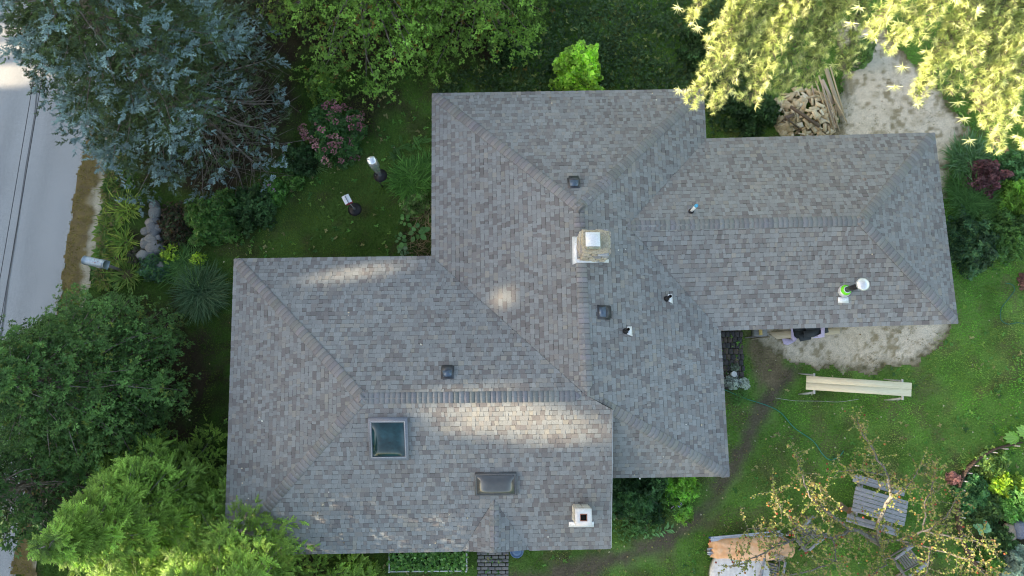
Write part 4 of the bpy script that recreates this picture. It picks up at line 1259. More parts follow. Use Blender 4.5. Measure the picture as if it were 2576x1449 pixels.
# ---- wood out of view across the road, added and sized to shade the yard
T_WOOD = [t_leaf(TR, .5, .1)]
def shade_woods():
    r = np.random.default_rng(301)
    sp = Spray(); br = MB()
    sd = np.array(SUN_DIR)
    # gaps cut along the sun's rays to place each sun patch: (target point, radius)
    gaps = []
    def gap(p, rad): gaps.append((np.array(p), rad))
    for px, py, rad in ((1060, 1000, .05), (1130, 1003, .15), (1200, 1012, .3), (1250, 1035, .42), (1295, 1060, .5), (1345, 1080, .42), (1395, 1080, .05)): gap(on_plane(px, py, pBS), rad)
    for px, py, rad in ((900, 684, .22), (858, 700, -.1)): gap(on_plane(px, py, pBN), rad)
    gap(on_plane(1266, 748, pAW), .08)
    for px, py, rad in ((10, 105, .5), (20, 190, .3), (-30, 110, .5)): gap(G(px, py, 0.05), rad)
    for px, py, z, rad in ((130, 1330, 3.5, .6), (170, 1380, 3.5, .6), (110, 1420, 3.5, .6), (200, 1440, 3.5, .6), (250, 1400, 3.6, .6), (480, 1440, 3.0, .5), (560, 1449, 2.9, .5), (420, 1449, 3.2, .5), (640, 1440, 2.8, .5), (320, 1445, 3.5, .6), (300, 1400, 4.2, .5), (380, 1430, 4.2, .5), (450, 1449, 4.0, .5), (220, 1440, 4.4, .5), (300, 1380, 4.6, .6), (390, 1420, 4.6, .6), (240, 1425, 4.8, .6), (460, 1440, 4.4, .5), (570, 1425, 4.2, .4), (660, 1445, 4.0, .4)): gap(G(px, py, z), rad)
    for px, py, z, rad in ((2495, 1385, 2.2, .5), (2560, 1190, .4, .6)): gap(G(px, py, z), rad)
    trees = []
    for row, x0 in enumerate((-52, -57, -62)):
        y = -32 + row * 1.3
        while y < 20:
            h = 5.85 + .306 * (6 - x0) + r.uniform(0, .35)
            trees.append((x0 + r.normal(0, .5), y, h)); y += r.uniform(2.0, 2.7)
    for (x, y, h) in trees:
        br.tube([(x, y, 0), (x, y, h * .5), (x, y, h * .9)], [.22, .15, .04], 6)
        k = 1500
        u = r.random(k); z = h * (.10 + .90 * u ** .85); rad = (2.3 * np.clip((1 - (z / h) ** 3.5), .05, 1)) * np.sqrt(r.random(k)); a = r.uniform(0, 2 * PI, k)
        P = np.stack([x + rad * np.cos(a), y + rad * np.sin(a), z], 1)
        keep = np.ones(k, bool)
        for g, gr in gaps:
            w = P - g; tt = w @ sd; dd = np.linalg.norm(w - tt[:, None] * sd, axis=1); keep &= ~((dd < gr + .55) & (tt > 0))
        P = P[keep]; k = len(P)
        dl = unit(r.normal(0, 1, (k, 3))); sl = r.uniform(.8, 1.5, k)
        sp.many(P - dl * (sl * .5)[:, None], dl, r.normal(0, 1, (k, 3)) + [0, 0, .6], sl, np.array((.045, .085, .02)) * r.uniform(.6, 1.4, (k, 1)))
    w = thing('shade_woods', 'tall dark wood out of view across the road, added to shade the yard', 'wood')
    V, F, C = spray_mesh(sp, T_WOOD, 3)
    stuff(w)
    obj('crown', V, F, LEAF, w, fcol=C); br.build('trunk', BARK, w)
shade_woods()

# =================================================================== PLANTS
def blob_points(r, n, rx, ry, h, shell=.6):
    """points through a lumpy dome, most of them near its skin"""
    a = r.uniform(0, 2 * PI, n); c = r.random(n) ** .8
    el = np.arcsin(c); rad = 1 - (1 - shell) * r.random(n) ** 1.5
    lump = .62 + .76 * vnoise(np.cos(a) * 2 + 5, np.sin(a) * 2 + c * 2, .8, int(r.integers(1000)))
    x = np.cos(el) * np.cos(a) * rx * rad * lump; y = np.cos(el) * np.sin(a) * ry * rad * lump; z = np.sin(el) * h * rad * lump
    return np.stack([x, y, z], 1)
def bush(name, label, px, py, rx, h, leaf, n, cols, seed, tm=None, ry=None, cat='shrub', flowers=None, stems=9, stemm=None, group=None):
    """stems from one foot and leaves set all through a lumpy dome"""
    r = np.random.default_rng(seed); b = G(px, py, 0); ry = ry or rx
    t = thing(name, label, cat, tuple(b), 0, group)
    m = MB()
    for i in range(stems):
        a = r.uniform(0, 2 * PI); q = r.uniform(.3, .8)
        e = b + Vector((math.cos(a) * rx * q, math.sin(a) * ry * q, h * r.uniform(.5, .85)))
        m.tube([b + Vector((math.cos(a) * .04, math.sin(a) * .04, -.03)), (b + e) / 2 + Vector((0, 0, h * .12)), e], [.014 + .01 * h, .01, .004], 4, cap=False)
    m.build('stem', stemm or TWIG, t)
    P = blob_points(r, n, rx, ry, h); N = unit(P / np.array([rx, ry, h]))
    d = unit(N + r.normal(0, .7, (n, 3)) + [0, 0, -.15]); up = N + r.normal(0, .45, (n, 3)) + [0, 0, .5]
    cols = np.array(cols); ci = cols[r.integers(0, len(cols), n)] * r.uniform(.6, 1.4, (n, 1)) * (.45 + 1.1 * vnoise(P[:, 0] + P[:, 2], P[:, 1], .28, seed))[:, None]
    sp = Spray(); sp.many(P + np.array(b), d, up, leaf * r.uniform(.65, 1.3, n), ci)
    spray_obj('foliage', sp, tm or T_CLUS, LEAF, t, seed)
    if flowers:
        fn, fr, fcols = flowers
        Q = blob_points(r, fn, rx * 1.12, ry * 1.12, h * 1.15, .95)
        for i in range(fn):
            fs = Spray(); k = 26
            o = unit(r.normal(0, 1, (k, 3))); o[:, 2] = np.abs(o[:, 2]) * .8
            rr = fr * r.uniform(.7, 1.2)
            cc = np.array(fcols[int(r.integers(len(fcols)))]) * r.uniform(.75, 1.2)
            fs.many(o * rr * .6 + Q[i] + np.array(b), o + r.normal(0, .3, (k, 3)), r.normal(0, 1, (k, 3)) + [0, 0, 1], rr * r.uniform(.45, .7, k), cc * r.uniform(.8, 1.2, (k, 1)))
            spray_obj('flower_head', fs, T_LEAF, LEAF, t, seed + i)
    return t
def blades(name, label, px, py, rad, length, n, cols, seed, tm=None, spread=.35, cat='plant', bias=None, up=1.0):
    """tuft of arching strap leaves from one crown"""
    r = np.random.default_rng(seed); b = G(px, py, 0)
    t = thing(name, label, cat, tuple(b))
    a = r.uniform(0, 2 * PI, n); q = np.sqrt(r.random(n)) * rad
    P = np.stack([b.x + q * np.cos(a), b.y + q * np.sin(a), np.zeros(n)], 1)
    a2 = a + r.normal(0, spread, n)
    d = np.stack([np.cos(a2), np.sin(a2), r.normal(0, .10, n) + .1 * (up - 1)], 1)
    if bias is not None: d[:, :2] += np.array(bias)
    cols = np.array(cols); c = cols[r.integers(0, len(cols), n)] * r.uniform(.7, 1.3, (n, 1))
    sp = Spray(); sp.many(P, d, np.tile((0, 0, 1.0), (n, 1)) + r.normal(0, .15, (n, 3)), length * r.uniform(.55, 1.2, n), c)
    spray_obj('leaves', sp, tm or T_BLADE, LEAF, t, seed)
    m = MB(); m.lathe([(rad * .8 + .02, -.01), (rad * .7 + .02, .03), (.01, .05)], tuple(b), 8); m.build('crown_base', mat('straw_base', (.10, .09, .04), .95, var=.4), t)
    return t
def rosette(name, label, px, py, leaf, n, cols, seed, tm=None, tilt=.45, cat='plant', rings=2, h=.2, edge=None):
    """broad leaves on stalks round a centre"""
    r = np.random.default_rng(seed); b = G(px, py, 0)
    t = thing(name, label, cat, tuple(b)); stal = MB()
    for i in range(n):
        a = i * 2.4 + r.normal(0, .2); q = leaf * (.15 + .75 * (i / n)); hh = h * (1.3 - .7 * i / n) * r.uniform(.8, 1.2)
        p0 = np.array([b.x + math.cos(a) * q, b.y + math.sin(a) * q, hh])
        stal.tube([b, (np.array(b) + p0) / 2 + np.array([0, 0, .04]), p0], [.008, .007, .005], 3, cap=False)
        sp = Spray(); c = np.array(cols[int(r.integers(len(cols)))]) * r.uniform(.8, 1.2)
        sp.add(p0, (math.cos(a), math.sin(a), -.15 + r.normal(0, .15)), (-math.cos(a) * tilt * .5, -math.sin(a) * tilt * .5, 1), leaf * r.uniform(.7, 1.15), c)
        spray_obj('leaf', sp, tm or T_BIG, LEAF, t, seed + i)
    stal.build('stalk', mat('green_stalk', (.09, .15, .05), .6), t)
    return t
def t_big(r):
    """broad ribbed leaf with a dished blade"""
    T = []; S = []; k = 5
    def edge(u): return .42 * math.sin(PI * min(1, u * .95 + .05)) ** .8 * (1 - .25 * u)
    us = [i / k for i in range(k + 1)]
    for i in range(k):
        u0, u1 = us[i], us[i + 1]
        for sd in (-1, 1):
            a = (u0, 0, -.10 * u0 * u0); b = (u1, 0, -.10 * u1 * u1)
            c = (u0, sd * edge(u0), .10 * edge(u0) - .10 * u0 * u0); d = (u1, sd * edge(u1) if i < k - 1 else 0, .10 * edge(u1) - .10 * u1 * u1)
            if sd < 0: T += [[a, c, b], [b, c, d]]
            else: T += [[a, b, c], [b, d, c]]
            S += [.95 + .1 * (i % 2), 1.0 + .08 * (sd > 0)]
    return _tmpl(T, S)
def t_lobed(r):
    T = []; S = []; n = 9; base = (.05, 0, 0)
    for i in range(n):
        a = -2.3 + 4.6 * i / (n - 1); l = .8 - .12 * abs(a)
        for s2 in (-1, 1):
            b = a + s2 * .28
            T.append([base, (.4 + l * .8 * math.cos(b) * .75, l * .8 * math.sin(b) * .75, .03), (.4 + l * math.cos(a) * .8, l * math.sin(a) * .8, -.06)] if s2 < 0 else [base, (.4 + l * math.cos(a) * .8, l * math.sin(a) * .8, -.06), (.4 + l * .8 * math.cos(b) * .75, l * .8 * math.sin(b) * .75, .03)])
            S.append(.85 + .3 * (s2 > 0))
    return _tmpl(T, S)
T_BIG = [t_big(TR)]
T_LOBED = [t_lobed(TR)]
GR = [(.06, .15, .03), (.08, .19, .04), (.05, .12, .03)]
DK = [(.035, .08, .025), (.045, .105, .035), (.03, .065, .02)]
LIME = [(.20, .36, .05), (.15, .29, .045), (.25, .42, .06)]
LIMEY = [(.22, .33, .04), (.17, .27, .035)]
YG = [(.16, .25, .035), (.22, .28, .05), (.10, .19, .03)]
# roadside bed
blades('daylily', 'yellowing daylily clump under the spruce beside the sandy verge', 318, 525, .28, .62, 150, YG, 401, spread=1.6, bias=(.3, .2))
blades('daylily', 'yellow-green daylily clump between sandy verge and stone heap', 318, 612, .22, .55, 120, YG, 402, spread=1.6)
blades('daylily', 'daylily clump spilling onto the sand just above the mailbox', 295, 650, .15, .45, 60, [(.22, .27, .04), (.14, .2, .04)], 403, spread=.7)
blades('daylily', 'green daylily clump between mailbox and dark cedar', 322, 690, .3, .55, 150, [(.10, .2, .035), (.13, .19, .04)], 404, spread=.7)
bush('low_shrub', 'small grey stemmed low shrub below the stone heap', 350, 650, .35, .35, .07, 500, [(.05, .06, .03), (.07, .06, .05)], 405, cat='shrub')
bush('weed_clump', 'blue-green weedy clump hiding the last stones', 395, 678, .5, .5, .10, 1300, [(.05, .12, .05), (.06, .15, .05), (.05, .10, .07)], 406)
bush('lime_perennial', 'lime leaved perennial sprigs beside the lowest stones', 440, 640, .35, .5, .12, 130, LIMEY, 407, tm=T_CLUS, stems=7)
bush('lime_perennial', 'single bright lime sprig above the ornamental grass', 505, 655, .22, .6, .12, 70, LIMEY, 408, stems=5)
blades('green_grass_clump', 'green arching grass clump below the round green shrub', 468, 672, .38, .8, 900, [(.07, .17, .04), (.09, .2, .05), (.05, .12, .03)], 409, tm=T_FINE, spread=2.4)
blades('ornamental_grass', 'big blue-green fountain grass beside the house corner', 510, 738, .40, 1.0, 1900, [(.045, .10, .045), (.065, .13, .06), (.035, .08, .03)], 410, tm=T_FINE, spread=1.5, bias=(.4, -.3))
bush('round_shrub', 'round green leafy shrub between fountain grass and spruce', 548, 560, .95, 1.1, .13, 3200, [(.05, .125, .03), (.065, .15, .035), (.085, .15, .04)], 411)
bush('round_shrub', 'dark leafy shrub under the spruce skirt beside the front lawn', 640, 530, .8, .8, .12, 2200, DK, 412)
bush('dark_bramble', 'dark brown bramble between stone heap and round shrub', 445, 570, .8, .7, .10, 1200, [(.045, .04, .025), (.03, .05, .02), (.05, .035, .02)], 413, stems=26)
bush('coneflower', 'green perennial with purple coneflowers at the lawn edge', 690, 488, .5, .55, .11, 900, GR, 414, flowers=(6, .075, [(.42, .20, .42), (.40, .22, .38), (.45, .33, .33)]))
bush('coneflower', 'small green perennial without flowers next to the coneflowers', 745, 462, .35, .45, .11, 500, [(.08, .19, .04), (.10, .22, .05)], 415)
bush('hydrangea', 'pink flowering hydrangea between spruce and bird feeder', 852, 348, .95, 1.1, .15, 2600, [(.04, .10, .03), (.055, .13, .035)], 416, ry=1.05, flowers=(64, .13, [(.40, .17, .20), (.34, .15, .17), (.26, .13, .13), (.40, .22, .21)]))
bush('yellow_green_shrub', 'small yellow-green shrub above the hydrangea', 815, 240, .6, .8, .12, 900, [(.07, .14, .03), (.12, .19, .035)], 417)
bush('low_shrub', 'dark low shrub between hydrangea and coneflowers', 760, 410, .6, .6, .12, 1300, DK, 418)
blades('green_grass_clump', 'strappy dark green clump at the foot of the hydrangea', 790, 415, .2, .5, 140, [(.06, .12, .04), (.08, .15, .05)], 419)
# bed along the west wall
def fern(name, label, px, py, n, L, seed, cols, width=.24):
    r = np.random.default_rng(seed); b = G(px, py, 0); t = thing(name, label, 'fern', tuple(b))
    for i in range(n):
        a = i * 2.4 + r.normal(0, .2); sp = Spray(); k = 18; l = L * r.uniform(.4, 1.0); o_ = r.normal(0, .22, 2)
        c = np.array(cols[int(r.integers(len(cols)))]) * r.uniform(.8, 1.2)
        dr = np.array([math.cos(a), math.sin(a), 0]); lt = np.array([-math.sin(a), math.cos(a), 0])
        for j in range(k):
            u = (j + .2) / k; p = np.array(b) + np.array([o_[0], o_[1], 0]) + dr * l * u + np.array([0, 0, .75 * l * u * (1 - .62 * u) + .02])
            for sd in (-1, 1): sp.add(p, lt * sd + dr * .45 + np.array([0, 0, -.15]), (0, 0, 1), width * math.sin(PI * min(1, u * .85 + .12)) * l * .9, c * r.uniform(.85, 1.15))
        spray_obj('frond', sp, T_LONG, LEAF, t, seed + i)
    return t
fern('fern', 'arching green fern against the upper west wall', 1048, 375, 16, .5, 421, [(.06, .15, .035), (.08, .19, .045)])
fern('fern', 'smaller dark fern left of the tall one in the wall bed', 1008, 400, 12, .4, 422, [(.045, .11, .03), (.06, .13, .035)])
blades('green_grass_clump', 'lush bright grass clump in the bed beside the silver feeder', 1034, 455, .45, .7, 1300, [(.08, .21, .04), (.10, .25, .05), (.06, .15, .03)], 423, spread=2.4, tm=T_FINE + T_BLADE)
blades('green_grass_clump', 'bright grass tuft leaning from the west wall', 1066, 425, .35, .6, 800, [(.07, .19, .04), (.09, .23, .05)], 424, spread=2.4, tm=T_FINE, bias=(-.4, 0))
bush('weed_clump', 'loose green weeds in the wall bed below the grass', 1045, 520, .55, .35, .10, 520, [(.09, .2, .05), (.12, .2, .06), (.16, .2, .08)], 425)
rosette('hosta', 'broad leaved plain green hosta against the west wall', 1052, 588, .26, 9, [(.10, .24, .08), (.08, .19, .06)], 426, h=.22)
rosette('hosta', 'small hosta above the broad one in the wall bed', 1022, 558, .18, 7, [(.08, .2, .05), (.10, .23, .06)], 427, h=.18)
rosette('hosta', 'hosta between wall and lawn close to the inner roof corner', 1012, 608, .2, 8, [(.09, .21, .06), (.08, .18, .06)], 428, h=.18)
rosette('variegated_hosta', 'white edged hosta at the inner roof corner', 1015, 632, .16, 16, [(.12, .23, .11), (.20, .28, .16), (.08, .17, .07)], 429, h=.15)
r = np.random.default_rng(430); sp = Spray()
for i in range(240):
    p = G(r.uniform(1030, 1088), r.uniform(500, 640), r.uniform(.03, .12)); a = r.uniform(0, 2 * PI)
    sp.add(p, (math.cos(a), math.sin(a), r.normal(0, .15)), (0, 0, 1), r.uniform(.25, .6), np.array((.27, .22, .13)) * r.uniform(.6, 1.2))
stuff(spray_obj('straw', sp, [t_leaf(TR, .022, .0)], LEAF), 'dry straw stems lying along the west wall bed', 'straw')
# north side
bush('lime_shrub', 'rounded bright lime green shrub at the north eave', 1452, 212, .95, 2.2, .15, 2600, LIME, 431, ry=.78, tm=T_CLUS + T_ROUND, stems=14)
bush('dark_shrub', 'dark shrub beneath the pine limb at the north east', 1775, 130, 1.1, 1.2, .14, 2600, DK, 432)
bush('dark_shrub', 'dark leafy shrub between lumber pile and roof step', 1885, 290, .9, .7, .13, 2000, [(.025, .06, .02), (.04, .09, .03)], 433)
bush('low_shrub', 'dim low shrub in the shade left of the lime shrub', 1290, 130, .8, .5, .12, 1200, DK, 434)
fern('fern', 'dull fern in the dark weeds above the lime shrub', 1395, 110, 9, .7, 435, [(.04, .09, .025)])
bush('young_sapling', 'pale green sapling foliage under the pine trunk', 2150, 150, .5, 1.2, .12, 700, [(.09, .17, .05), (.07, .13, .05)], 436)
# east end of the house
blades('green_grass_clump', 'tall dark grass clump above the maroon shrub', 2432, 405, .5, .8, 1500, [(.06, .14, .045), (.08, .17, .055), (.10, .19, .09)], 441, spread=2.4, tm=T_FINE + T_BLADE)
blades('green_grass_clump', 'tall dark grass clump below the maroon shrub', 2440, 505, .55, .85, 1900, [(.05, .13, .03), (.07, .165, .04)], 442, spread=2.4, tm=T_FINE)
blades('green_grass_clump', 'grass clump tucked against the east eave', 2412, 470, .4, .65, 800, [(.05, .12, .03), (.06, .14, .035)], 443, spread=2.4, tm=T_FINE)
bush('maroon_shrub', 'maroon leaved shrub among green grasses', 2462, 452, .62, .95, .11, 1700, [(.11, .05, .055), (.15, .065, .07), (.09, .045, .05)], 444)
bush('dark_shrub', 'blue-green shrub right of the maroon one', 2528, 425, .75, .9, .13, 1600, [(.045, .12, .04), (.06, .15, .055)], 445)
bush('bright_shrub', 'fresh green shrub with star shaped leaves at the right edge', 2545, 500, .7, .8, .20, 700, [(.11, .25, .04), (.15, .3, .05)], 446, tm=T_CLUSL)
bush('dark_shrub', 'large dark spreading shrub beside the east eave', 2432, 615, .95, .75, .12, 3400, [(.035, .085, .04), (.05, .11, .05), (.07, .13, .05)], 447, ry=1.1)
bush('dark_shrub', 'spreading green shrub near the right edge below the bright one', 2515, 590, 1.0, .7, .13, 3000, [(.045, .11, .03), (.065, .14, .035)], 448)
bush('dry_flower_clump', 'rust brown dried flower clump above the blue-green shrub', 2510, 395, .26, .4, .09, 260, [(.22, .11, .09), (.17, .09, .07)], 449, tm=T_CLUSL)
bush('dry_flower_clump', 'rust pink dried flower clump at the right edge beside the hose', 2578, 708, .28, .35, .10, 260, [(.25, .13, .11), (.19, .10, .09)], 450, tm=T_CLUSL)
bush('dry_flower_clump', 'rust pink dried clump at the curved bed edging', 2393, 1203, .22, .3, .10, 180, [(.30, .17, .15), (.22, .12, .11)], 451, tm=T_CLUSL)
# south side
bush('rhododendron', 'dark rhododendron in the roof nook on the south side', 1598, 1235, .95, .95, .2, 1500, [(.035, .095, .035), (.05, .125, .045), (.03, .075, .03)], 452, tm=T_CLUSL)
bush('bright_shrub', 'bright green shrub under the south east eave', 1700, 1212, .7, .7, .11, 1400, [(.11, .26, .04), (.15, .31, .05)], 453)
bush('aster', 'green aster with a few mauve flowers south of the eave', 1692, 1252, .45, .5, .10, 500, GR, 454, flowers=(5, .08, [(.30, .22, .45), (.45, .30, .42)]))
bush('weed_clump', 'low weeds below the rhododendron by the gable wall', 1600, 1295, .8, .3, .09, 900, [(.05, .12, .035), (.07, .15, .05)], 455)
bush('bright_shrub', 'fresh green weed plant at the lower end of the asters', 1718, 1290, .3, .45, .14, 120, [(.12, .27, .05), (.15, .3, .06)], 456, tm=T_CLUSL)
r = np.random.default_rng(457); b0 = G(1625, 1348, .06); t = thing('cut_stem', 'uprooted leafy stem lying on the lawn south of the house', 'plant', tuple(G(1625, 1348, 0)))
p1, p2 = G(1618, 1346, .06), G(1690, 1330, .05); m = MB(); m.tube([p1, (p1 + p2) / 2 + Vector((0, .04, 0)), p2], [.012, .01, .006], 5); m.build('stem', mat('green_stalk', (.09, .15, .05), .6), t)
for i in range(16):
    u = (i + .5) / 16; p = p1.lerp(p2, u); sp = Spray(); a = (1 if i % 2 else -1) * r.uniform(.6, 1.3)
    d = (p2 - p1).normalized(); dd = Vector((d.x * math.cos(a) - d.y * math.sin(a), d.x * math.sin(a) + d.y * math.cos(a), .1))
    sp.add(p, -dd if u < .25 else dd, (0, 0, 1), r.uniform(.16, .28), np.array((.11, .25, .09)) * r.uniform(.8, 1.2)); spray_obj('leaf', sp, T_LONG, LEAF, t, i)
# paved corner
bush('dusty_miller', 'silvery dusty miller beside the paved corner, next to the eave', 1836, 962, .25, .25, .07, 420, [(.36, .39, .36), (.28, .32, .28)], 461, tm=T_CLUSL)
bush('dusty_miller', 'silvery dusty miller at the lawn side of the pavers', 1870, 965, .18, .25, .07, 260, [(.36, .39, .36), (.28, .32, .28)], 462, tm=T_CLUSL)
bush('dusty_miller', 'tiny silvery plant above the white lidded bucket', 1848, 924, .13, .15, .08, 90, [(.34, .38, .33), (.22, .28, .2)], 463, tm=T_CLUSL)
blades('green_grass_clump', 'shaggy grass tuft below the dusty millers', 1858, 998, .2, .4, 220, [(.07, .18, .04), (.09, .22, .05)], 464, spread=2.4, tm=T_FINE)
# bed with the curved edging
rosette('rhubarb', 'huge pale green lobed leaves at the right picture edge', 2568, 1100, .46, 6, [(.20, .37, .10), (.16, .31, .08)], 471, tm=T_LOBED, h=.5)
bush('lime_perennial', 'vivid yellow-lime perennial in the curved bed', 2506, 1218, .42, .5, .14, 480, LIMEY, 472, tm=T_ROUND + T_CLUS)
bush('lime_perennial', 'yellow-lime perennial near the right edge of the curved bed', 2555, 1225, .35, .45, .13, 320, [(.28, .38, .06), (.2, .3, .05)], 473, tm=T_ROUND + T_CLUS)
bush('weed_clump', 'yellow-green low plant at the top of the curved bed', 2488, 1172, .5, .4, .12, 700, [(.11, .2, .05), (.08, .15, .045), (.16, .24, .06)], 474)
bush('weed_clump', 'blue-green loose plant just inside the edging', 2438, 1245, .55, .45, .13, 950, [(.05, .15, .05), (.07, .18, .07)], 475, tm=T_CLUSL)
bush('dark_shrub', 'dark feathery plant in the middle of the curved bed', 2470, 1275, .55, .4, .12, 900, [(.04, .085, .03), (.06, .11, .03)], 476)
rosette('lady_mantle', 'rounded blue-green leaves in front of the curved bed middle', 2458, 1320, .17, 18, [(.16, .32, .17), (.13, .27, .14)], 477, tm=T_ROUND, h=.3)
bush('bright_shrub', 'bushy green plant with white flowers right of the lime one', 2545, 1270, .65, .55, .14, 1100, [(.08, .2, .05), (.10, .24, .06)], 478, flowers=(2, .07, [(.75, .73, .70)]))
bush('silver_shrub', 'silvery grey-green feathery shrub at the lower right', 2545, 1408, .55, .6, .14, 1100, [(.16, .22, .18), (.20, .26, .21)], 479, tm=T_CLUSL)
bush('weed_clump', 'green leafy plant left of the silvery shrub', 2488, 1412, .5, .4, .11, 800, [(.09, .21, .04), (.06, .14, .03)], 480)
bush('dark_shrub', 'dark green tangle between the stones and silvery shrub', 2510, 1365, .6, .4, .12, 900, DK, 481)

# =================================================================== APPLE TREE
def apple_tree():
    r = np.random.default_rng(501)
    base = G(2188, 1348, 0)
    t = thing('apple_tree', 'sparse old apple tree with red fruit over the picnic table', 'tree', tuple(base))
    node = G(2210, 1364, 1.25)
    m = MB(); m.tube([base + Vector((0, 0, -.1)), base.lerp(node, .5), node], [.17, .135, .12], 9); m.build('trunk', GREYBARK, t, smooth=True)
    Lm = [
        [(2210, 1364, 1.25), (2150, 1332, 1.75), (2095, 1350, 2.0), (2042, 1343, 2.2), (1985, 1362, 2.35), (1935, 1372, 2.4)],
        [(2132, 1326, 1.85), (2075, 1283, 2.3), (2035, 1249, 2.6), (2015, 1190, 2.8), (2002, 1139, 2.9)],
        [(2210, 1364, 1.25), (2208, 1316, 1.8), (2242, 1249, 2.4), (2232, 1196, 2.7), (2208, 1156, 2.9), (2182, 1112, 3.0), (2158, 1066, 3.1)],
        [(2210, 1364, 1.25), (2265, 1359, 1.7), (2325, 1336, 2.1), (2382, 1349, 2.3), (2448, 1359, 2.4), (2500, 1380, 2.4)],
        [(2325, 1336, 2.1), (2329, 1263, 2.5), (2345, 1219, 2.7), (2350, 1175, 2.8)],
        [(2095, 1352, 2.0), (2105, 1412, 2.2), (2085, 1405, 2.35)],
        [(2265, 1359, 1.7), (2340, 1380, 2.1), (2432, 1406, 2.3), (2480, 1444, 2.4), (2520, 1475, 2.4)],
        [(2075, 1283, 2.3), (2060, 1255, 2.5), (2065, 1225, 2.6)],
        [(2210, 1364, 1.25), (2230, 1420, 1.7), (2190, 1445, 2.0), (2150, 1475, 2.2)],
        [(2325, 1336, 2.1), (2380, 1300, 2.4), (2405, 1255, 2.6)],
        [(2042, 1343, 2.2), (1990, 1310, 2.5), (1960, 1270, 2.6), (1945, 1235, 2.7)],
        [(2240, 1255, 2.4), (2290, 1215, 2.7), (2320, 1170, 2.8)],
        [(1985, 1362, 2.35), (1930, 1330, 2.5), (1880, 1330, 2.5)],
        [(1985, 1362, 2.35), (1900, 1400, 2.4), (1850, 1425, 2.4)],
        [(2225, 1196, 2.7), (2150, 1180, 2.8), (2110, 1185, 2.85)],
        [(2105, 1412, 2.2), (2020, 1440, 2.3), (1960, 1450, 2.3)],
        [(2340, 1380, 2.1), (2330, 1440, 2.3), (2290, 1480, 2.3)]]
    sp = Spray(); tw = MB(); apples = []
    AC = [(.33, .09, .035), (.40, .17, .05), (.45, .26, .06), (.30, .06, .03), (.38, .22, .09)]
    for li, pl in enumerate(Lm):
        pts = [G(*p) for p in pl]
        # smooth the limb
        fine = []
        for i in range(len(pts) - 1):
            for k in range(4):
                u = k / 4; p = pts[i].lerp(pts[i + 1], u) + Vector(r.normal(0, .02, 3)); fine.append(p)
        fine.append(pts[-1]); n = len(fine)
        r0 = (.065 if li in (0, 2) else .042 if li in (1, 3) else .024)
        mb = MB(); mb.tube(fine, [r0 * (1 - .85 * i / (n - 1)) + .006 for i in range(n)], 6); mb.build('limb', GREYBARK, t, smooth=True)
        for i in range(2, n):
            p = np.array(fine[i])
            for q in range(3):
                d = unit(r.normal(0, 1, 3) * [1, 1, .45] + np.array((0, 0, .15))); L = r.uniform(.25, .85)
                e1 = p + d * L * .5 + r.normal(0, .05, 3); e2 = e1 + unit(d + r.normal(0, .5, 3)) * L * .5
                tw.tube([p, e1, e2], [.007, .005, .0025], 3, cap=False)
                for w in range(int(L * 30)):
                    u = r.random(); b = (p + (e1 - p) * u * 2) if u < .5 else (e1 + (e2 - e1) * (u * 2 - 1))
                    c = np.array([(.16, .20, .045), (.21, .23, .06), (.12, .17, .04), (.27, .23, .09), (.22, .17, .07)][int(r.integers(5))]) * r.uniform(.7, 1.3)
                    sp.add(b, r.normal(0, 1, 3) * [1, 1, .5], r.normal(0, .5, 3) + [0, 0, 1], r.uniform(.045, .09), c)
                if r.random() < .5:
                    for w in range(int(r.integers(1, 3))): apples.append(e2 + r.normal(0, .05, 3) + [0, 0, -.04])
    stuff(tw.build('twigs', GREYBARK, t)); spray_obj('crown', sp, T_LEAF, LEAF, t, 5)
    meshes = []
    for i, c in enumerate(AC):
        mb = MB(); mb.lathe([(.004, .022), (.016, .028), (.028, .018), (.031, 0), (.026, -.018), (.014, -.028), (.004, -.025)], (0, 0, 0), 8)
        meshes.append(mesh_data('apple', mb.V, mb.F, mat('apple_skin_%d' % i, c, .45, var=.3, scale=20), smooth=True))
    r.shuffle(apples)
    Mi = root_matrix(t).inverted()
    for i, a in enumerate(apples[:170]):
        o = bpy.data.objects.new('apple', meshes[int(r.integers(5))]); COL.objects.link(o); o.parent = t; o.location = Mi @ Vector(a)
        s = r.uniform(.75, 1.15); o.scale = (s, s, s)
apple_tree()

# =================================================================== YARD FURNITURE
M_GREYWOOD = mat('weathered_grey_wood', (.36, .37, .40), .85, var=.30, scale=7, bump=.4, bscale=30, color2=(.29, .29, .31), stretch=(1, 6, 6))
M_OLDWOOD = mat('brown_weathered_wood', (.25, .215, .20), .9, var=.3, scale=7, bump=.4, bscale=30, color2=(.30, .28, .27), stretch=(1, 6, 6))
M_NEWWOOD = mat('fresh_pine_board', (.82, .73, .52), .6, var=.09, scale=3, color2=(.77, .66, .45), stretch=(1, 9, 9))
def ang_of(a, b): return math.atan2(b.y - a.y, b.x - a.x)
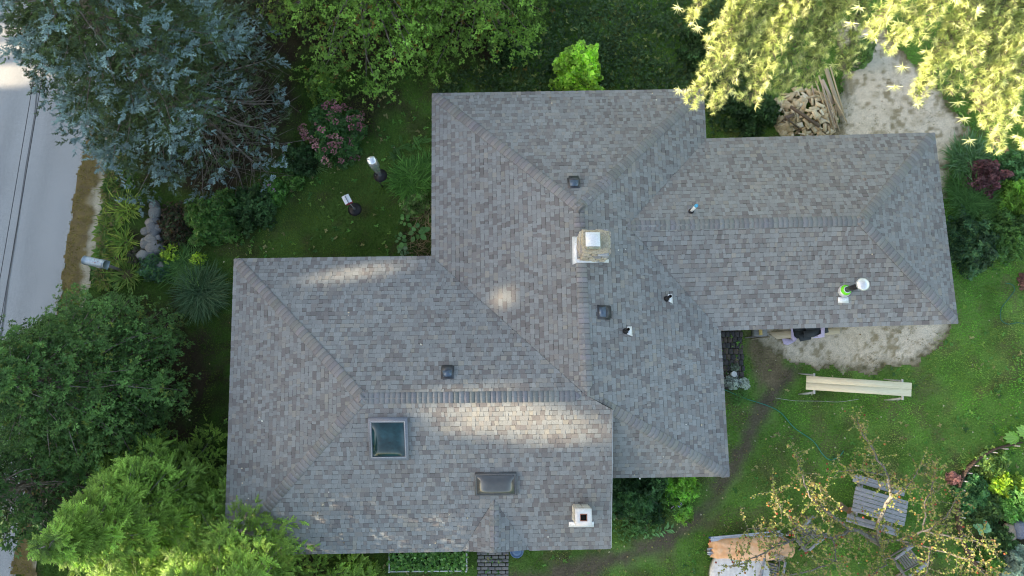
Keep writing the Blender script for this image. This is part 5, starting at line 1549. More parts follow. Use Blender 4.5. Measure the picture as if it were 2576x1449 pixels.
# picnic table with fixed benches
zt_ = .74
a, b = G(2148, 1254, zt_), G(2282, 1293, zt_)
tc = (a + b) / 2; rz = ang_of(a, b); TL = (b - a).length
tab = thing('picnic_table', 'weathered grey slatted picnic table with two fixed benches under the apple tree', 'table', (tc.x, tc.y, 0), rz)
for i in range(6):
    m = MB(); m.box((random.uniform(-.01, .01), (i - 2.5) * .138, zt_ - .02), (TL * random.uniform(.985, 1.0), .124, .038), ch=.008); m.build('slat', M_GREYWOOD, tab, local=True)
for sd in (-1, 1):
    for k in range(2):
        m = MB(); m.box((.0 - .02 * sd, sd * (.66 + .0) + (k - .5) * .135 * 1.0, .45), (TL * .98, .128, .038), ch=.008); m.build('bench_slat', M_GREYWOOD, tab, local=True)
for sx in (-1, 1):
    for sd in (-1, 1):
        m = MB(); m.box((sx * TL * .33, sd * .45, .35), (.04, .10, .86), rot=Euler((sd * .42, 0, 0)), ch=.006); m.build('leg', M_GREYWOOD, tab, local=True)
    m = MB(); m.box((sx * TL * .33 + .045, 0, .40), (.04, 1.55, .09)); m.build('brace', M_GREYWOOD, tab, local=True)
    m = MB(); m.box((sx * TL * .33 + .045, 0, .69), (.04, .78, .07)); m.build('batten', M_GREYWOOD, tab, local=True)

# garden armchairs with slatted seat, raked slat back and broad curved arms
def armchair(label, c, rz):
    t = thing('garden_armchair', label, 'chair', c, rz, 'weathered slatted garden armchairs')
    for i in range(7):
        m = MB(); m.box((0, .24 - i * .075, .36 - i * .022), (.52, .058, .022), rot=Euler((.28, 0, 0)), ch=.004); m.build('seat_slat', M_OLDWOOD, t, local=True)
    for i in range(5):
        x = (i - 2) * .098; L = .78 - abs(i - 2) * .05
        m = MB(); m.box((x * 1.15, -.36 - .12, .22 + L * .45), (.082, .02, L), rot=Euler((.42, 0, -x * .3)), ch=.004); m.build('back_slat', M_OLDWOOD, t, local=True)
    for sd in (-1, 1):
        out = []
        prof = [(-.42, .07), (-.30, .065), (0, .075), (.20, .095), (.34, .10), (.42, .07), (.45, .0)]
        tp = []
        for y, w in prof: tp.append((sd * (.34 + w * .9 - .02), y))
        for y, w in prof[::-1]: tp.append((sd * (.34 - w * .55), y))
        if sd > 0: tp = tp
        else: tp = tp[::-1]
        m = MB(); m.prism([Vector((x, y, .56)) for x, y in tp], [Vector((x, y, .535)) for x, y in tp]); m.build('armrest', M_GREYWOOD, t, local=True)
        m = MB(); m.box((sd * .33, .30, .27), (.035, .10, .53), ch=.005); m.build('leg', M_OLDWOOD, t, local=True)
        m = MB(); m.box((sd * .31, -.12, .20), (.03, 1.0, .10), rot=Euler((.28, 0, 0)), ch=.005); m.build('side_rail', M_OLDWOOD, t, local=True)
        m = MB(); m.box((sd * .33, -.44, .27), (.035, .08, .53), ch=.005); m.build('rear_leg', M_OLDWOOD, t, local=True)
    return t
def chair_at(p1, p2):
    a, b = G(*p1, .55), G(*p2, .55); c = (a + b) / 2; return (c.x, c.y, 0), ang_of(a, b)
c, rz = chair_at((2024, 1320), (2060, 1363))
ch_ = armchair('weathered armchair between orange tarp and picnic table', c, rz)
c, rz = chair_at((2275, 1385), (2313, 1435)); copy_thing(ch_, c, rz, 'weathered armchair below the picnic table, right of the trunk', 'weathered slatted garden armchairs')
c, rz = chair_at((1915, 1432), (1972, 1448)); copy_thing(ch_, c, rz + PI, 'weathered armchair beside the white round cover, at the lower edge', 'weathered slatted garden armchairs')

# tarpaulin drawn over a long heap
def tarp():
    out = [(1791, 1360), (1811, 1353), (1850, 1350), (1890, 1349), (1940, 1350), (1980, 1353), (2000, 1362), (2008, 1376), (2009, 1390), (2001, 1403), (1960, 1409), (1920, 1416), (1860, 1415), (1822, 1410), (1792, 1407), (1788, 1382)]
    c = np.array(Gxy(1898, 1381, .45)); r = np.random.default_rng(511)
    ring = np.array([Gxy(x, y, .4) for x, y in out]); n = len(ring); K = 8; fine = []
    for i in range(n):
        for k in range(5): fine.append(ring[i] * (1 - k / 5) + ring[(i + 1) % n] * k / 5)
    ring = np.array(fine); n = len(ring)
    V = []; F = []
    for j in range(K + 1):
        s = j / K
        for i in range(n):
            p = c + (ring[i] - c) * (s ** .75)
            fold = (vnoise(p[0] * 1.0, p[1] * 3.0, .22, 7) - .5) * .07 * s + (vnoise(p[0], p[1], .5, 9) - .5) * .05
            z = .18 + .44 * math.sqrt(max(0, 1 - (s * .97) ** 2.6)) + fold
            if j == K: z = .10 + .05 * math.sin(i * 1.7); p = p + (ring[i] - c) / np.linalg.norm(ring[i] - c) * .02 * math.sin(i * 2.3)
            V.append((p[0], p[1], z))
    for j in range(K):
        for i in range(n): F.append((j * n + i, (j + 1) * n + i, (j + 1) * n + (i + 1) % n, j * n + (i + 1) % n))
    F.append(tuple(range(n)))
    V = np.array(V)
    o = obj('tarpaulin', V, F, mat('peach_tarpaulin', (.88, .46, .23), .5, var=.10, scale=4, bump=.5, bscale=9, color2=(.90, .55, .33)), smooth=True)
    tag(o, 'faded orange tarpaulin drawn over a long heap by the apple tree', 'tarpaulin')
tarp()
# round white cover
p = G(1862, 1452, .35)
m = MB(); m.lathe([(.98, -.12), (1.0, .0), (.985, .05), (.9, .10), (.6, .145), (.25, .16), (.001, .165)], tuple(p), 40)
o = m.build('round_cover', mat('dirty_white_cover', (.80, .77, .74), .7, var=.12, scale=4, bump=.25, bscale=6, color2=(.72, .68, .64)), smooth=True)
WMk = tag(o, 'large round off-white cover at the lower picture edge', 'cover')
m = MB(); m.lathe([(.94, -.35), (.95, -.12)], tuple(p), 36); m.build('side_wall', mat('cover_side', (.42, .41, .40), .8), o, smooth=True)
# aluminium ladder against the tarp
la = thing('aluminium_ladder', 'folded aluminium ladder lying along the tarpaulin', 'ladder', tuple(G(1870, 1345, 0)))
M_ALU = mat('dull_aluminium', (.55, .58, .64), .4, metal=.5, var=.15)
for (x0, y0, x1, y1, nm) in ((1786, 1353, 1962, 1336, 'rail'), (1787, 1361, 1985, 1345, 'rail'), (1788, 1357, 1900, 1346, 'inner_rail')):
    a, b = G(x0, y0, .42), G(x1, y1, .36); m = MB(); d = (b - a); m.box((a + b) / 2, (d.length, .05, .03), rot=Euler((0, 0, math.atan2(d.y, d.x))), ch=.004); m.build(nm, M_ALU, la)
for u in np.linspace(.05, .95, 9):
    a = G(1786, 1353, .41).lerp(G(1962, 1336, .35), u); b = G(1787, 1361, .41).lerp(G(1985, 1345, .35), u); m = MB(); m.tube([a, b], .012, 6); m.build('rung', M_ALU, la)
for x, y, c_ in ((1785, 1352, (.06, .12, .30)), (1786, 1362, (.35, .05, .04)), (1987, 1346, (.55, .06, .03))):
    q = G(x, y, .42); m = MB(); m.box(q, (.06, .06, .05), ch=.01); m.build('end_cap', mat('cap_%d_%d' % (x, y), c_, .5), la)
la2 = thing('pole_clamp', 'small metal pole ends sticking out left of the tarpaulin', 'clamp', tuple(G(1786, 1388, 0)))
for k, y in enumerate((1381, 1390, 1394)):
    m = MB(); m.tube([G(1779, y, .3), G(1800, y - 2, .3)], .018, 8); m.build('pole_end', M_ALU, la2)
m = MB(); m.box(G(1783, 1387, .16), (.07, .22, .28), ch=.01); m.build('bracket', M_FRAME, la2)

# boards across two trestles
def board(name, label, c4, z, th, m_, cat='board', group=None):
    q = [G(x, y, z) for x, y in c4]
    c = sum(q, Vector()) / 4
    mb = MB(); mb.prism(q, [p - Vector((0, 0, th)) for p in q])
    nn = (q[1] - q[0]).cross(q[2] - q[0])
    if nn.z < 0: mb = MB(); mb.prism(q[::-1], [p - Vector((0, 0, th)) for p in q[::-1]])
    o = mb.build(name, m_); return tag(o, label, cat, group)
board('pine_board', 'long fresh pine board on trestles, the one nearer the house', [(2029, 945), (2294, 963), (2293.5, 979.6), (2028.5, 961.8)], .80, .022, M_NEWWOOD)
board('pine_board', 'long fresh pine board on trestles, the one farther from the house', [(2028, 962.1), (2293, 979.9), (2292.5, 997.5), (2027.5, 980)], .80, .022, mat('fresh_pine_board_two', (.84, .75, .54), .6, var=.08, scale=3, color2=(.78, .68, .47), stretch=(1, 9, 9)))
M_TRESTLE = mat('grey_plastic_trestle', (.50, .49, .47), .6, var=.15)
def trestle(label, x):
    yb = G(x, 965 + (x - 2048) * .068, .75); t = thing('trestle', label, 'trestle', (yb.x, yb.y, 0), math.radians(-4), 'grey folding trestles')
    m = MB(); m.box((0, 0, .745), (.06, .70, .07), ch=.008); m.build('beam', M_TRESTLE, t, local=True)
    for sy in (-1, 1):
        for sx in (-1, 1):
            m = MB(); top = Vector((0, sy * .28, .72)); bot = Vector((sx * .22, sy * .36, 0)); m.tube([bot, top], [.022, .028], 4); m.build('leg', M_TRESTLE, t, local=True)
        m = MB(); m.prism([Vector((.02, sy * .32, .70)), Vector((-.22, sy * .37, .06)), Vector((.02, sy * .37, .06))], [Vector((.02, sy * .305, .70)), Vector((-.22, sy * .355, .06)), Vector((.02, sy * .355, .06))]); m.build('end_panel', M_TRESTLE, t, local=True)
    return t
trestle('grey folding trestle under the end of the boards nearer the pavers', 2048)
trestle('grey folding trestle under the far right end of the boards', 2270)

# building materials below the east eave
board('pine_plank', 'pale plank under the dark shingle bundle by the east wing', [(1933, 836), (2112, 825), (2113, 840), (1955, 853)], .12, .03, mat('pale_plank', (.66, .54, .38), .6, var=.1, scale=3, color2=(.58, .46, .30), stretch=(1, 8, 8)))
sb = thing('shingle_bundle', 'open bundle of dark grey shingles on lilac wrapping', 'bundle', tuple(G(2035, 835, 0)))
M_DKSH = mat('charcoal_shingle', (.055, .065, .07), .95, var=.3, scale=30, bump=.4, bscale=120)
M_LILAC = mat('lilac_plastic_wrap', (.62, .52, .68), .35, var=.12, scale=9, bump=.5, bscale=14)
SH = [[(1993, 818), (2030, 816), (2031, 838), (1994, 840)], [(2028, 815), (2066, 813), (2067, 834), (2029, 837)], [(2062, 814), (2080, 815), (2085, 836), (2066, 841)], [(1996, 834), (2024, 832), (2026, 850), (1999, 852)], [(2022, 833), (2060, 830), (2058, 846), (2024, 850)], [(2008, 842), (2042, 838), (2040, 854), (2014, 859)], [(2042, 822), (2072, 818), (2070, 842), (2046, 842)]]
for i, q in enumerate(SH):
    z = .20 + .025 * ((i * 5) % 7); P_ = [G(x, y, z + .012 * ((k + i) % 3)) for k, (x, y) in enumerate(q)]
    m = MB(); m.prism(P_[::-1], [p - Vector((0, 0, .05)) for p in P_[::-1]]); m.build('shingle', M_DKSH, sb)
def wrap(pts, z0):
    r = np.random.default_rng(int(z0 * 1000)); q = [G(x, y, z0 + r.uniform(-.03, .06)) for x, y in pts]; c = sum(q, Vector()) / len(q) + Vector((0, 0, .05))
    m = MB(); n = len(q); mid = [p.lerp(c, .5) + Vector((0, 0, r.uniform(-.03, .05))) for p in q]
    V = q + mid + [c]; F = []
    for i in range(n):
        j = (i + 1) % n; F += [(i, j, n + j, n + i), (n + i, n + j, 2 * n)]
    m.add(V, F); m.add([v - Vector((0, 0, .008)) for v in V], [f[::-1] for f in F]); m.build('wrapping', M_LILAC, sb)
wrap([(1967, 851), (1985, 853), (2004, 856), (1995, 862), (1982, 868), (1972, 866)], .05)
wrap([(2064, 820), (2075, 822), (2074, 848), (2060, 850), (2042, 851), (2055, 846), (2066, 842)], .30)
wrap([(1989, 824), (1994, 824), (1997, 850), (2006, 853), (1996, 858), (1991, 852)], .28)
st_ = thing('concrete_step', 'grey concrete block step with a yellow batten beside the pavers', 'step', tuple(G(1913, 832, 0)))
q0, q1 = G(1896, 815, .3), G(1931, 844, .3)
m = MB(); m.box(((q0.x + q1.x) / 2, (q0.y + q1.y) / 2, .15), (abs(q1.x - q0.x), abs(q1.y - q0.y), .30), ch=.015); m.build('block', mat('grey_concrete', (.27, .27, .26), .95, var=.2, bump=.3), st_)
q0 = G(1913, 828, .33); m = MB(); m.box((q0.x, q0.y, .325), (.11, .42, .045), ch=.005); o = m.build('yellow_batten', mat('yellow_pine_batten', (.60, .43, .15), .7, var=.1)); tag(o, 'short yellow timber batten lying on the concrete step', 'batten')
board('thin_lath', 'thin weathered lath lying in front of the concrete step', [(1875, 848), (1932, 842), (1933, 845), (1875, 851)], .06, .02, M_OLDWOOD)
board('thin_lath', 'second thin lath just below the first one at the step', [(1890, 852), (1936, 846.5), (1937, 849), (1891, 855)], .05, .02, mat('tan_lath', (.33, .27, .18), .8, var=.2))

# lumber offcuts
def offcuts():
    r = np.random.default_rng(601)
    MW = [mat('offcut_%d' % i, c, .75, var=.15, scale=6, color2=tuple(np.array(c) * .86), stretch=(1, 7, 7)) for i, c in enumerate([(.74, .57, .35), (.80, .66, .44), (.64, .47, .28), (.70, .53, .33), (.84, .74, .56), (.44, .31, .20)])]
    shapes = []
    for i in range(16):
        l = r.uniform(.15, .46); w = r.choice([.05, .09, .09, .14, .19]); h = r.choice([.02, .04, .04])
        mb = MB(); mb.box((0, 0, 0), (l, w, h)); shapes.append((mb.V, mb.F, l, w))
    data = {}
    c = G(2022, 292, 0)
    grp = 'offcuts in the scrap wood pile'
    for i in range(285):
        a = r.uniform(0, 2 * PI); q = math.sqrt(r.random())
        x = c.x + math.cos(a) * q * 1.22; y = c.y + math.sin(a) * q * 1.08
        if i < 90: q *= .8
        z = (.50 * (1 - q ** 1.8) * (1 - .5 * r.random() ** 2) + .04) if i >= 90 else .03 + .05 * r.random()
        k = int(r.integers(16)); mi = int(r.choice(6, p=[.25, .2, .17, .18, .12, .08]))
        if (k, mi) not in data: data[(k, mi)] = mesh_data('offcut', shapes[k][0], shapes[k][1], MW[mi])
        o = bpy.data.objects.new('offcut', data[(k, mi)]); COL.objects.link(o)
        o.location = (x, y, z)
        nrm = Vector((math.cos(a) * q * .55 + r.normal(0, .10), math.sin(a) * q * .55 + r.normal(0, .10), 1)).normalized()
        o.rotation_euler = (nrm.to_track_quat('Z', 'Y') @ Euler((0, 0, r.choice([.35, 1.1, 2.0, 2.6]) + r.normal(0, .3))).to_quaternion()).to_euler()
        size = 'narrow' if shapes[k][3] < .06 else ('wide' if shapes[k][3] > .16 else 'mid-width'); lng = 'long' if shapes[k][2] > .33 else 'short'
        tone = ('tan', 'pale tan', 'reddish tan', 'honey tan', 'whitish', 'dark brown')[mi]
        sector = 'at the middle' if q < .35 else ('on the right side', 'at the upper right', 'at the top', 'at the upper left', 'on the left side', 'at the lower left', 'at the bottom', 'at the lower right')[int((a / (2 * PI) * 8) + .5) % 8]
        tag(o, '%s %s %s lumber offcut %s of the scrap wood pile' % (lng, size, tone, sector), 'lumber', grp)
    longs = [((2049, 195), (2092, 318), .055, 'narrow lath leaning down the middle of the scrap pile'), ((2060, 190), (2104, 322), .05, 'narrow lath right beside the middle of the scrap pile'),
             ((2078, 172), (2116, 290), .16, 'wide pink-tan board on the right of the scrap pile'), ((2088, 165), (2123, 288), .05, 'rightmost long lath of the scrap pile'),
             ((2068, 200), (2098, 262), .12, 'short wide pale board ending in the upper right of the scrap pile'), ((2080, 230), (2112, 330), .045, 'grey lath under the wide board of the scrap pile'),
             ((2096, 240), (2131, 308), .04, 'thin lath sticking out farthest right of the scrap pile'), ((2040, 205), (2050, 250), .05, 'short lath at the top of the scrap pile'), ((2070, 225), (2100, 330), .05, 'lath between the wide boards of the scrap pile')]
    for i, (p, q, w, lab2) in enumerate(longs):
        a, b = G(*p, .5), G(*q, .22); d = b - a
        mb = MB(); rot = d.to_track_quat('X', 'Z').to_matrix(); mb.box((a + b) / 2, (d.length, w, .025), rot=rot)
        o = mb.build('long_lath' if w < .1 else 'scrap_board', mat('long_%d' % (i % 3), [(.56, .44, .28), (.60, .46, .36), (.45, .36, .25)][i % 3], .8, var=.15, stretch=(1, 7, 7))); tag(o, lab2, 'lumber', 'long boards of the scrap wood pile')
    for p, q, lab2, c_, w in (((1988, 268), (2062, 318), 'dark brown stained plank across the scrap pile', (.16, .11, .075), .11), ((1962, 258), (1990, 322), 'thin pale stick at the left of the scrap pile', (.45, .37, .25), .03), ((1978, 298), (2010, 322), 'dark brown stick low in the scrap pile', (.14, .10, .07), .05), ((1976, 296), (1999, 288), 'short dark brown block in the scrap pile', (.18, .13, .10), .12)):
        a, b = G(*p, .62), G(*q, .42); d = b - a; mb = MB(); mb.box((a + b) / 2, (d.length, w, .035), rot=d.to_track_quat('X', 'Z').to_matrix()); o = mb.build('stained_plank', mat('st_%d' % int(p[0]), c_, .85, var=.2)); tag(o, lab2, 'lumber', 'dark planks of the scrap wood pile')
    for x, y in ((2058, 320), (2066, 328)):
        pass
offcuts()

# paving
def paved(name, x0, x1, y0, y1, bw, bh, m_list, seed, gap=.012, z=.03, rz=0.0):
    r = np.random.default_rng(seed); a, b = G(x0, y0, 0), G(x1, y1, 0)
    lo = (min(a.x, b.x), min(a.y, b.y)); hi = (max(a.x, b.x), max(a.y, b.y))
    m = MB(); m.add([(lo[0], lo[1], .008), (hi[0], lo[1], .008), (hi[0], hi[1], .008), (lo[0], hi[1], .008)], [(0, 1, 2, 3)])
    root = struct(m.build(name, mat('joint_soil', (.03, .028, .022), 1.0, var=.4)))
    mesh = {}
    row = 0; y = lo[1]
    while y < hi[1]:
        x = lo[0] - (bw / 2 if row % 2 else 0)
        while x < hi[0]:
            xa, xb = max(x, lo[0] - .03), min(x + bw, hi[0] + .03)
            if xb - xa > bw * .3:
                w = round(xb - xa - gap, 3); k = int(r.integers(len(m_list)))
                if (w, k) not in mesh:
                    q = MB(); q.box((0, 0, 0), (w, bh - gap, .05), ch=.010); mesh[(w, k)] = mesh_data('brick', q.V, q.F, m_list[k])
                o = bpy.data.objects.new('brick', mesh[(w, k)]); COL.objects.link(o); o.parent = root
                o.location = ((xa + xb) / 2 + r.normal(0, .003), y + bh / 2 + r.normal(0, .003), z - .02 + r.normal(0, .003)); o.rotation_euler = (r.normal(0, .012), r.normal(0, .012), r.normal(0, .015))
            x += bw
        y += bh; row += 1
    return root
paved('brick_path', 1202, 1278, 1300, 1500, .235, .118, [mat('paving_brick_%d' % i, c, .9, var=.2, scale=20, bump=.3) for i, c in enumerate([(.21, .20, .195), (.25, .235, .225), (.18, .17, .175)])], 701, gap=.024)
paved('paver_path', 1780, 1874, 825, 978, .17, .20, [mat('dark_paver_%d' % i, c, .85, var=.25, scale=14, bump=.3) for i, c in enumerate([(.10, .088, .088), (.125, .10, .095), (.085, .08, .085), (.14, .105, .09)])], 702)

# raised vegetable bed
bd = thing('raised_bed', 'raised vegetable bed framed with pale boards below the south eave', 'planter', tuple(G(1075, 1413, 0)))
q = [G(979, 1386, .35), G(1173, 1383, .35), G(1173, 1436, .35), G(979, 1438, .35)]
M_BED = mat('pale_grey_board', (.62, .62, .62), .7, var=.15)
for i in range(4):
    a, b = q[i], q[(i + 1) % 4]; d = b - a; m = MB(); m.box(((a.x + b.x) / 2, (a.y + b.y) / 2, .19), (d.length + .03 * (i % 2), .035, .36), rot=Euler((0, 0, math.atan2(d.y, d.x))), ch=.004); m.build('side_board', M_BED, bd)
    m = MB(); m.box((a.x, a.y, .22), (.05, .05, .44), ch=.005); m.build('corner_post', M_BED, bd)
m = MB(); m.prism([Vector((p.x, p.y, .28)) for p in q][::-1], [Vector((p.x, p.y, .02)) for p in q][::-1]); m.build('soil', mat('bed_soil', (.035, .028, .02), 1.0, var=.4), bd)
def greens():
    r = np.random.default_rng(705); n = 0
    labs = ['leafy greens growing at the left end of the raised bed', 'leafy greens left of the middle of the raised bed', 'leafy greens right of the middle of the raised bed', 'leafy greens at the right end of the raised bed']
    for i, x in enumerate((1004, 1052, 1100, 1148)):
        b = G(x, 1411, .3); t = thing('vegetable_plant', labs[i], 'plant', (b.x, b.y, .28), 0, 'leafy greens in the raised bed')
        k = 300; P = np.stack([r.uniform(-.32, .32, k), r.uniform(-.30, .30, k), r.uniform(-.02, .14, k)], 1) + np.array(b)
        c = np.array([(.07, .18, .035), (.10, .24, .05), (.05, .13, .035), (.17, .30, .10)])[r.integers(0, 4, k)] * r.uniform(.7, 1.3, (k, 1))
        sp = Spray(); sp.many(P, r.normal(0, 1, (k, 3)) * [1, 1, .4], r.normal(0, .4, (k, 3)) + [0, 0, 1], r.uniform(.06, .13, k), c); spray_obj('foliage', sp, T_ROUND + T_LEAF, LEAF, t, i)
greens()
# blue bin under the eave
p = G(1300, 1386, .6); M_BLUE = mat('blue_plastic', (.10, .18, .30), .4, var=.15)
t = thing('blue_bin', 'round blue lidded bin under the south eave beside the brick path', 'bin', (p.x, p.y, 0))
m = MB(); m.lathe([(.17, 0), (.20, .58)], (p.x, p.y, 0), 24); m.build('tub', M_BLUE, t, smooth=True)
m = MB(); m.lathe([(.20, .57), (.225, .57), (.225, .61), (.20, .62), (.185, .60), (.15, .60), (.14, .63), (.08, .64), (.001, .64)], (p.x, p.y, 0), 24); m.build('lid', M_BLUE, t)
# white bucket on the pavers
p = G(1847, 941, .28); t = thing('white_bucket', 'small white lidded bucket on the pavers beside the eave', 'bucket', (p.x, p.y, 0))
M_WH = mat('white_plastic', (.74, .74, .72), .45, var=.05)
m = MB(); m.lathe([(.075, .03), (.092, .26)], (p.x, p.y, 0), 20); m.build('pail', M_WH, t, smooth=True)
m = MB(); m.lathe([(.098, .25), (.102, .27), (.098, .285), (.085, .28), (.001, .282)], (p.x, p.y, 0), 20); m.build('lid', M_WH, t)
# clay pot on its side
p = G(2121, 1277, .13); t = thing('clay_pot', 'tipped over clay pot left of the picnic table', 'pot', (p.x, p.y, 0))
R_ = Euler((0, math.radians(80), math.radians(155))).to_matrix(); M_CLAY = mat('old_clay', (.30, .22, .16), .9, var=.25)
m = MB(); m.lathe([(.085, -.13), (.125, .10), (.14, .10), (.142, .15), (.12, .15), (.10, .0), (.001, -.10)], tuple(p), 18, rot=R_); m.build('pot_wall', M_CLAY, t, smooth=True)
p2_ = G(2138, 1284, .08); m = MB(); m.lathe([(.10, 0), (.13, .03), (.12, .03), (.001, .012)], (p2_.x, p2_.y, .03), 16, rot=Euler((.3, .2, 0)).to_matrix()); o = m.build('pot_saucer', mat('orange_clay', (.36, .19, .10), .9, var=.2)); tag(o, 'orange clay saucer between tipped pot and picnic table', 'saucer')

# hoses and cord
def hose(name, label, pts, rad, m_, cat='hose'):
    q = [G(x, y, .035) for x, y in pts]; fine = []
    for i in range(len(q) - 1):
        p0 = q[max(i - 1, 0)]; p1 = q[i]; p2 = q[i + 1]; p3 = q[min(i + 2, len(q) - 1)]
        for k in range(6):
            u = k / 6; fine.append(.5 * ((2 * p1) + (p2 - p0) * u + (2 * p0 - 5 * p1 + 4 * p2 - p3) * u * u + (3 * p1 - p0 - 3 * p2 + p3) * u ** 3))
    fine.append(q[-1]); m = MB(); m.tube(fine, rad, 6); o = m.build(name, m_, smooth=True); return tag(o, label, cat)
M_HOSE = mat('teal_hose', (.03, .26, .20), .4, var=.15)
hose('garden_hose', 'teal garden hose snaking from the house towards the apple tree', [(1822, 980), (1850, 992), (1880, 1004), (1932, 1021), (1965, 1039), (1998, 1076), (2045, 1109), (2069, 1142), (2089, 1157), (2112, 1147), (2122, 1134)], .014, M_HOSE)
hose('garden_hose', 'dark green hose curling on the lawn at the right edge', [(2529, 712), (2546, 716), (2552, 730), (2538, 750), (2519, 776), (2518, 803), (2535, 815), (2562, 812), (2600, 818)], .014, mat('dark_green_hose', (.035, .16, .11), .4))
hose('pale_cable', 'thin pale cable lying below the trestles', [(1950, 1001), (2000, 1008), (2060, 1009), (2110, 1011), (2160, 1004)], .008, mat('pale_cord', (.45, .46, .40), .7), 'cable')

# =================================================================== BIRD FEEDERS
f1 = thing('bird_feeder', 'post sheathed in shiny sheet metal above a black baffle disc', 'bird feeder', tuple(G(962, 470, 0)))
b = G(962, 470, 0)
m = MB(); m.tube([b + Vector((0, 0, -.1)), b + Vector((0, 0, 1.3))], .025, 10); m.build('post', M_FRAME2, f1)
zb_ = 1.25; c1 = G(957, 442, zb_)
m = MB(); m.lathe([(.235, zb_), (.24, zb_ + .02), (.06, zb_ + .06), (.03, zb_ + .07)], (c1.x, c1.y, 0), 28); m.build('baffle', M_BLACK, f1)
m = MB(); m.tube([Vector((b.x, b.y, 1.2)), Vector((c1.x, c1.y, zb_ + .05))], .025, 8); m.build('coupling', M_FRAME2, f1)
M_SHEET = mat('shiny_sheet_metal', (.86, .87, .88), .22, metal=.75, var=.08, scale=5)
z0_, z1_ = zb_ + .06, 2.75
n8 = 8; V = []; F = []
for z, rr in ((z0_, .055), (z0_ + .55, .11), (z0_ + 1.05, .155), (z1_, .17), (z1_ + .07, .12), (z1_ + .08, .0)):
    for k in range(n8):
        a = 2 * PI * k / n8 + .3; V.append((c1.x + rr * math.cos(a) * (1.15 if k % 2 else .95), c1.y + rr * math.sin(a), z + .01 * math.sin(k * 2.1)))
for i in range(5):
    for k in range(n8): F.append((i * n8 + k, i * n8 + (k + 1) % n8, (i + 1) * n8 + (k + 1) % n8, (i + 1) * n8 + k))
obj('sheathing', V, F, M_SHEET, f1)
m = MB(); m.box((c1.x + .09, c1.y + .03, z1_ - .35), (.10, .14, .62), ch=.01); m.build('side_flap', mat('grey_sheet', (.45, .48, .52), .3, metal=.6), f1)
f2 = thing('bird_feeder', 'bird feeder with white slab roof and red tray above a black baffle', 'bird feeder', tuple(G(896, 540, 0)))
b = G(896, 540, 0); zb_ = 1.1; c2 = G(892, 526, zb_)
m = MB(); m.tube([b + Vector((0, 0, -.1)), Vector((c2.x, c2.y, zb_)), Vector((c2.x, c2.y, 1.95))], .017, 8); m.build('post', mat('pale_post', (.34, .34, .36), .5, metal=.4), f2)
m = MB(); m.lathe([(.235, zb_ - .05), (.24, zb_ - .035), (.16, zb_ + .0), (.05, zb_ + .06), (.02, zb_ + .12)], (c2.x, c2.y, 0), 28); m.build('baffle', M_BLACK, f2, smooth=True)
m = MB(); m.lathe([(.06, zb_ + .0), (.055, zb_ + .07), (.02, zb_ + .13)], (c2.x, c2.y, 0), 14); m.build('baffle_hub', M_FRAME2, f2)
R_ = Euler((0, 0, math.radians(28))).to_matrix()
m = MB(); m.box((c2.x, c2.y, 1.93), (.24, .15, .025), rot=R_, ch=.01); m.build('tray', mat('red_plastic', (.30, .04, .06), .4), f2)
m = MB()
for sx in (-1, 1):
    for sy in (-1, 1): m.box(Vector((c2.x, c2.y, 2.05)) + R_ @ Vector((sx * .09, sy * .05, 0)), (.014, .014, .24), rot=R_)
m.build('corner_rod', M_FRAME2, f2)
m = MB(); m.box((c2.x - .01, c2.y + .01, 2.05), (.16, .09, .2), rot=R_, ch=.01); m.build('seed_hopper', mat('clear_hopper', (.35, .32, .26), .3), f2)
for k, sg in enumerate((-1, 1)):
    m = MB(); m.box(Vector((c2.x, c2.y, 2.19)) + R_ @ Vector((sg * .062, .03, 0)), (.128, .30, .014), rot=R_ @ Euler((0, sg * .22, 0)).to_matrix(), ch=.004); m.build('roof_panel', mat('white_slab', (.70, .70, .72), .5, var=.05), f2)
m = MB(); a0 = Vector((c2.x, c2.y, 2.22)); m.tube([a0 + R_ @ Vector((0, .15, 0)), a0 + R_ @ Vector((0, -.12, 0))], .010, 6); m.build('ridge_rod', M_FRAME2, f2)

# =================================================================== ROADSIDE
mbx = thing('mailbox', 'large dented galvanised mailbox leaning over the sandy verge', 'mailbox', tuple(G(262, 668, 0)))
M_GALV = mat('rusting_galvanised', (.42, .50, .56), .45, metal=.35, var=.22, scale=9, color2=(.46, .53, .58))
a, b = G(216, 655, 1.15), G(268, 666, 1.15); d = (b - a).normalized(); L = (b - a).length; s = Vector((-d.y, d.x, 0))
ww = .145; V = []; F = []; k = 9
prof = [(-ww, -.14), (-ww, .06)] + [(-ww * math.cos(PI * i / k), .06 + ww * math.sin(PI * i / k)) for i in range(1, k)] + [(ww, .06), (ww, -.14)]
for u in np.linspace(0, 1, 6):
    for x, z in prof: V.append(a + d * (L * u) + s * (x + .004 * math.sin(u * 9)) + Vector((0, 0, z)))
n = len(prof)
for i in range(5):
    for j in range(n - 1): F.append((i * n + j, i * n + j + 1, (i + 1) * n + j + 1, (i + 1) * n + j))
    F.append((i * n + n - 1, i * n, (i + 1) * n, (i + 1) * n + n - 1))
F.append(tuple(range(n))); F.append(tuple(5 * n + j for j in range(n - 1, -1, -1)))
obj('box_shell', V, F, M_GALV, mbx)
V = []
for u in (-.018, .0): 
    for x, z in prof: V.append(a + d * (u - .005) + s * (x * 1.04) + Vector((0, 0, z * 1.04)))
F = [(j, j + 1, n + j + 1, n + j) for j in range(n - 1)] + [tuple(range(n)), tuple(2 * n - 1 - j for j in range(n)), (n - 1, 0, n, 2 * n - 1)]
obj('front_door', V, F, M_GALV, mbx)
V = []
for u in (0, .05):
    for x, z in prof: V.append(b + d * (u - .045) + s * (x * 1.03) + Vector((0, 0, z * 1.03)))
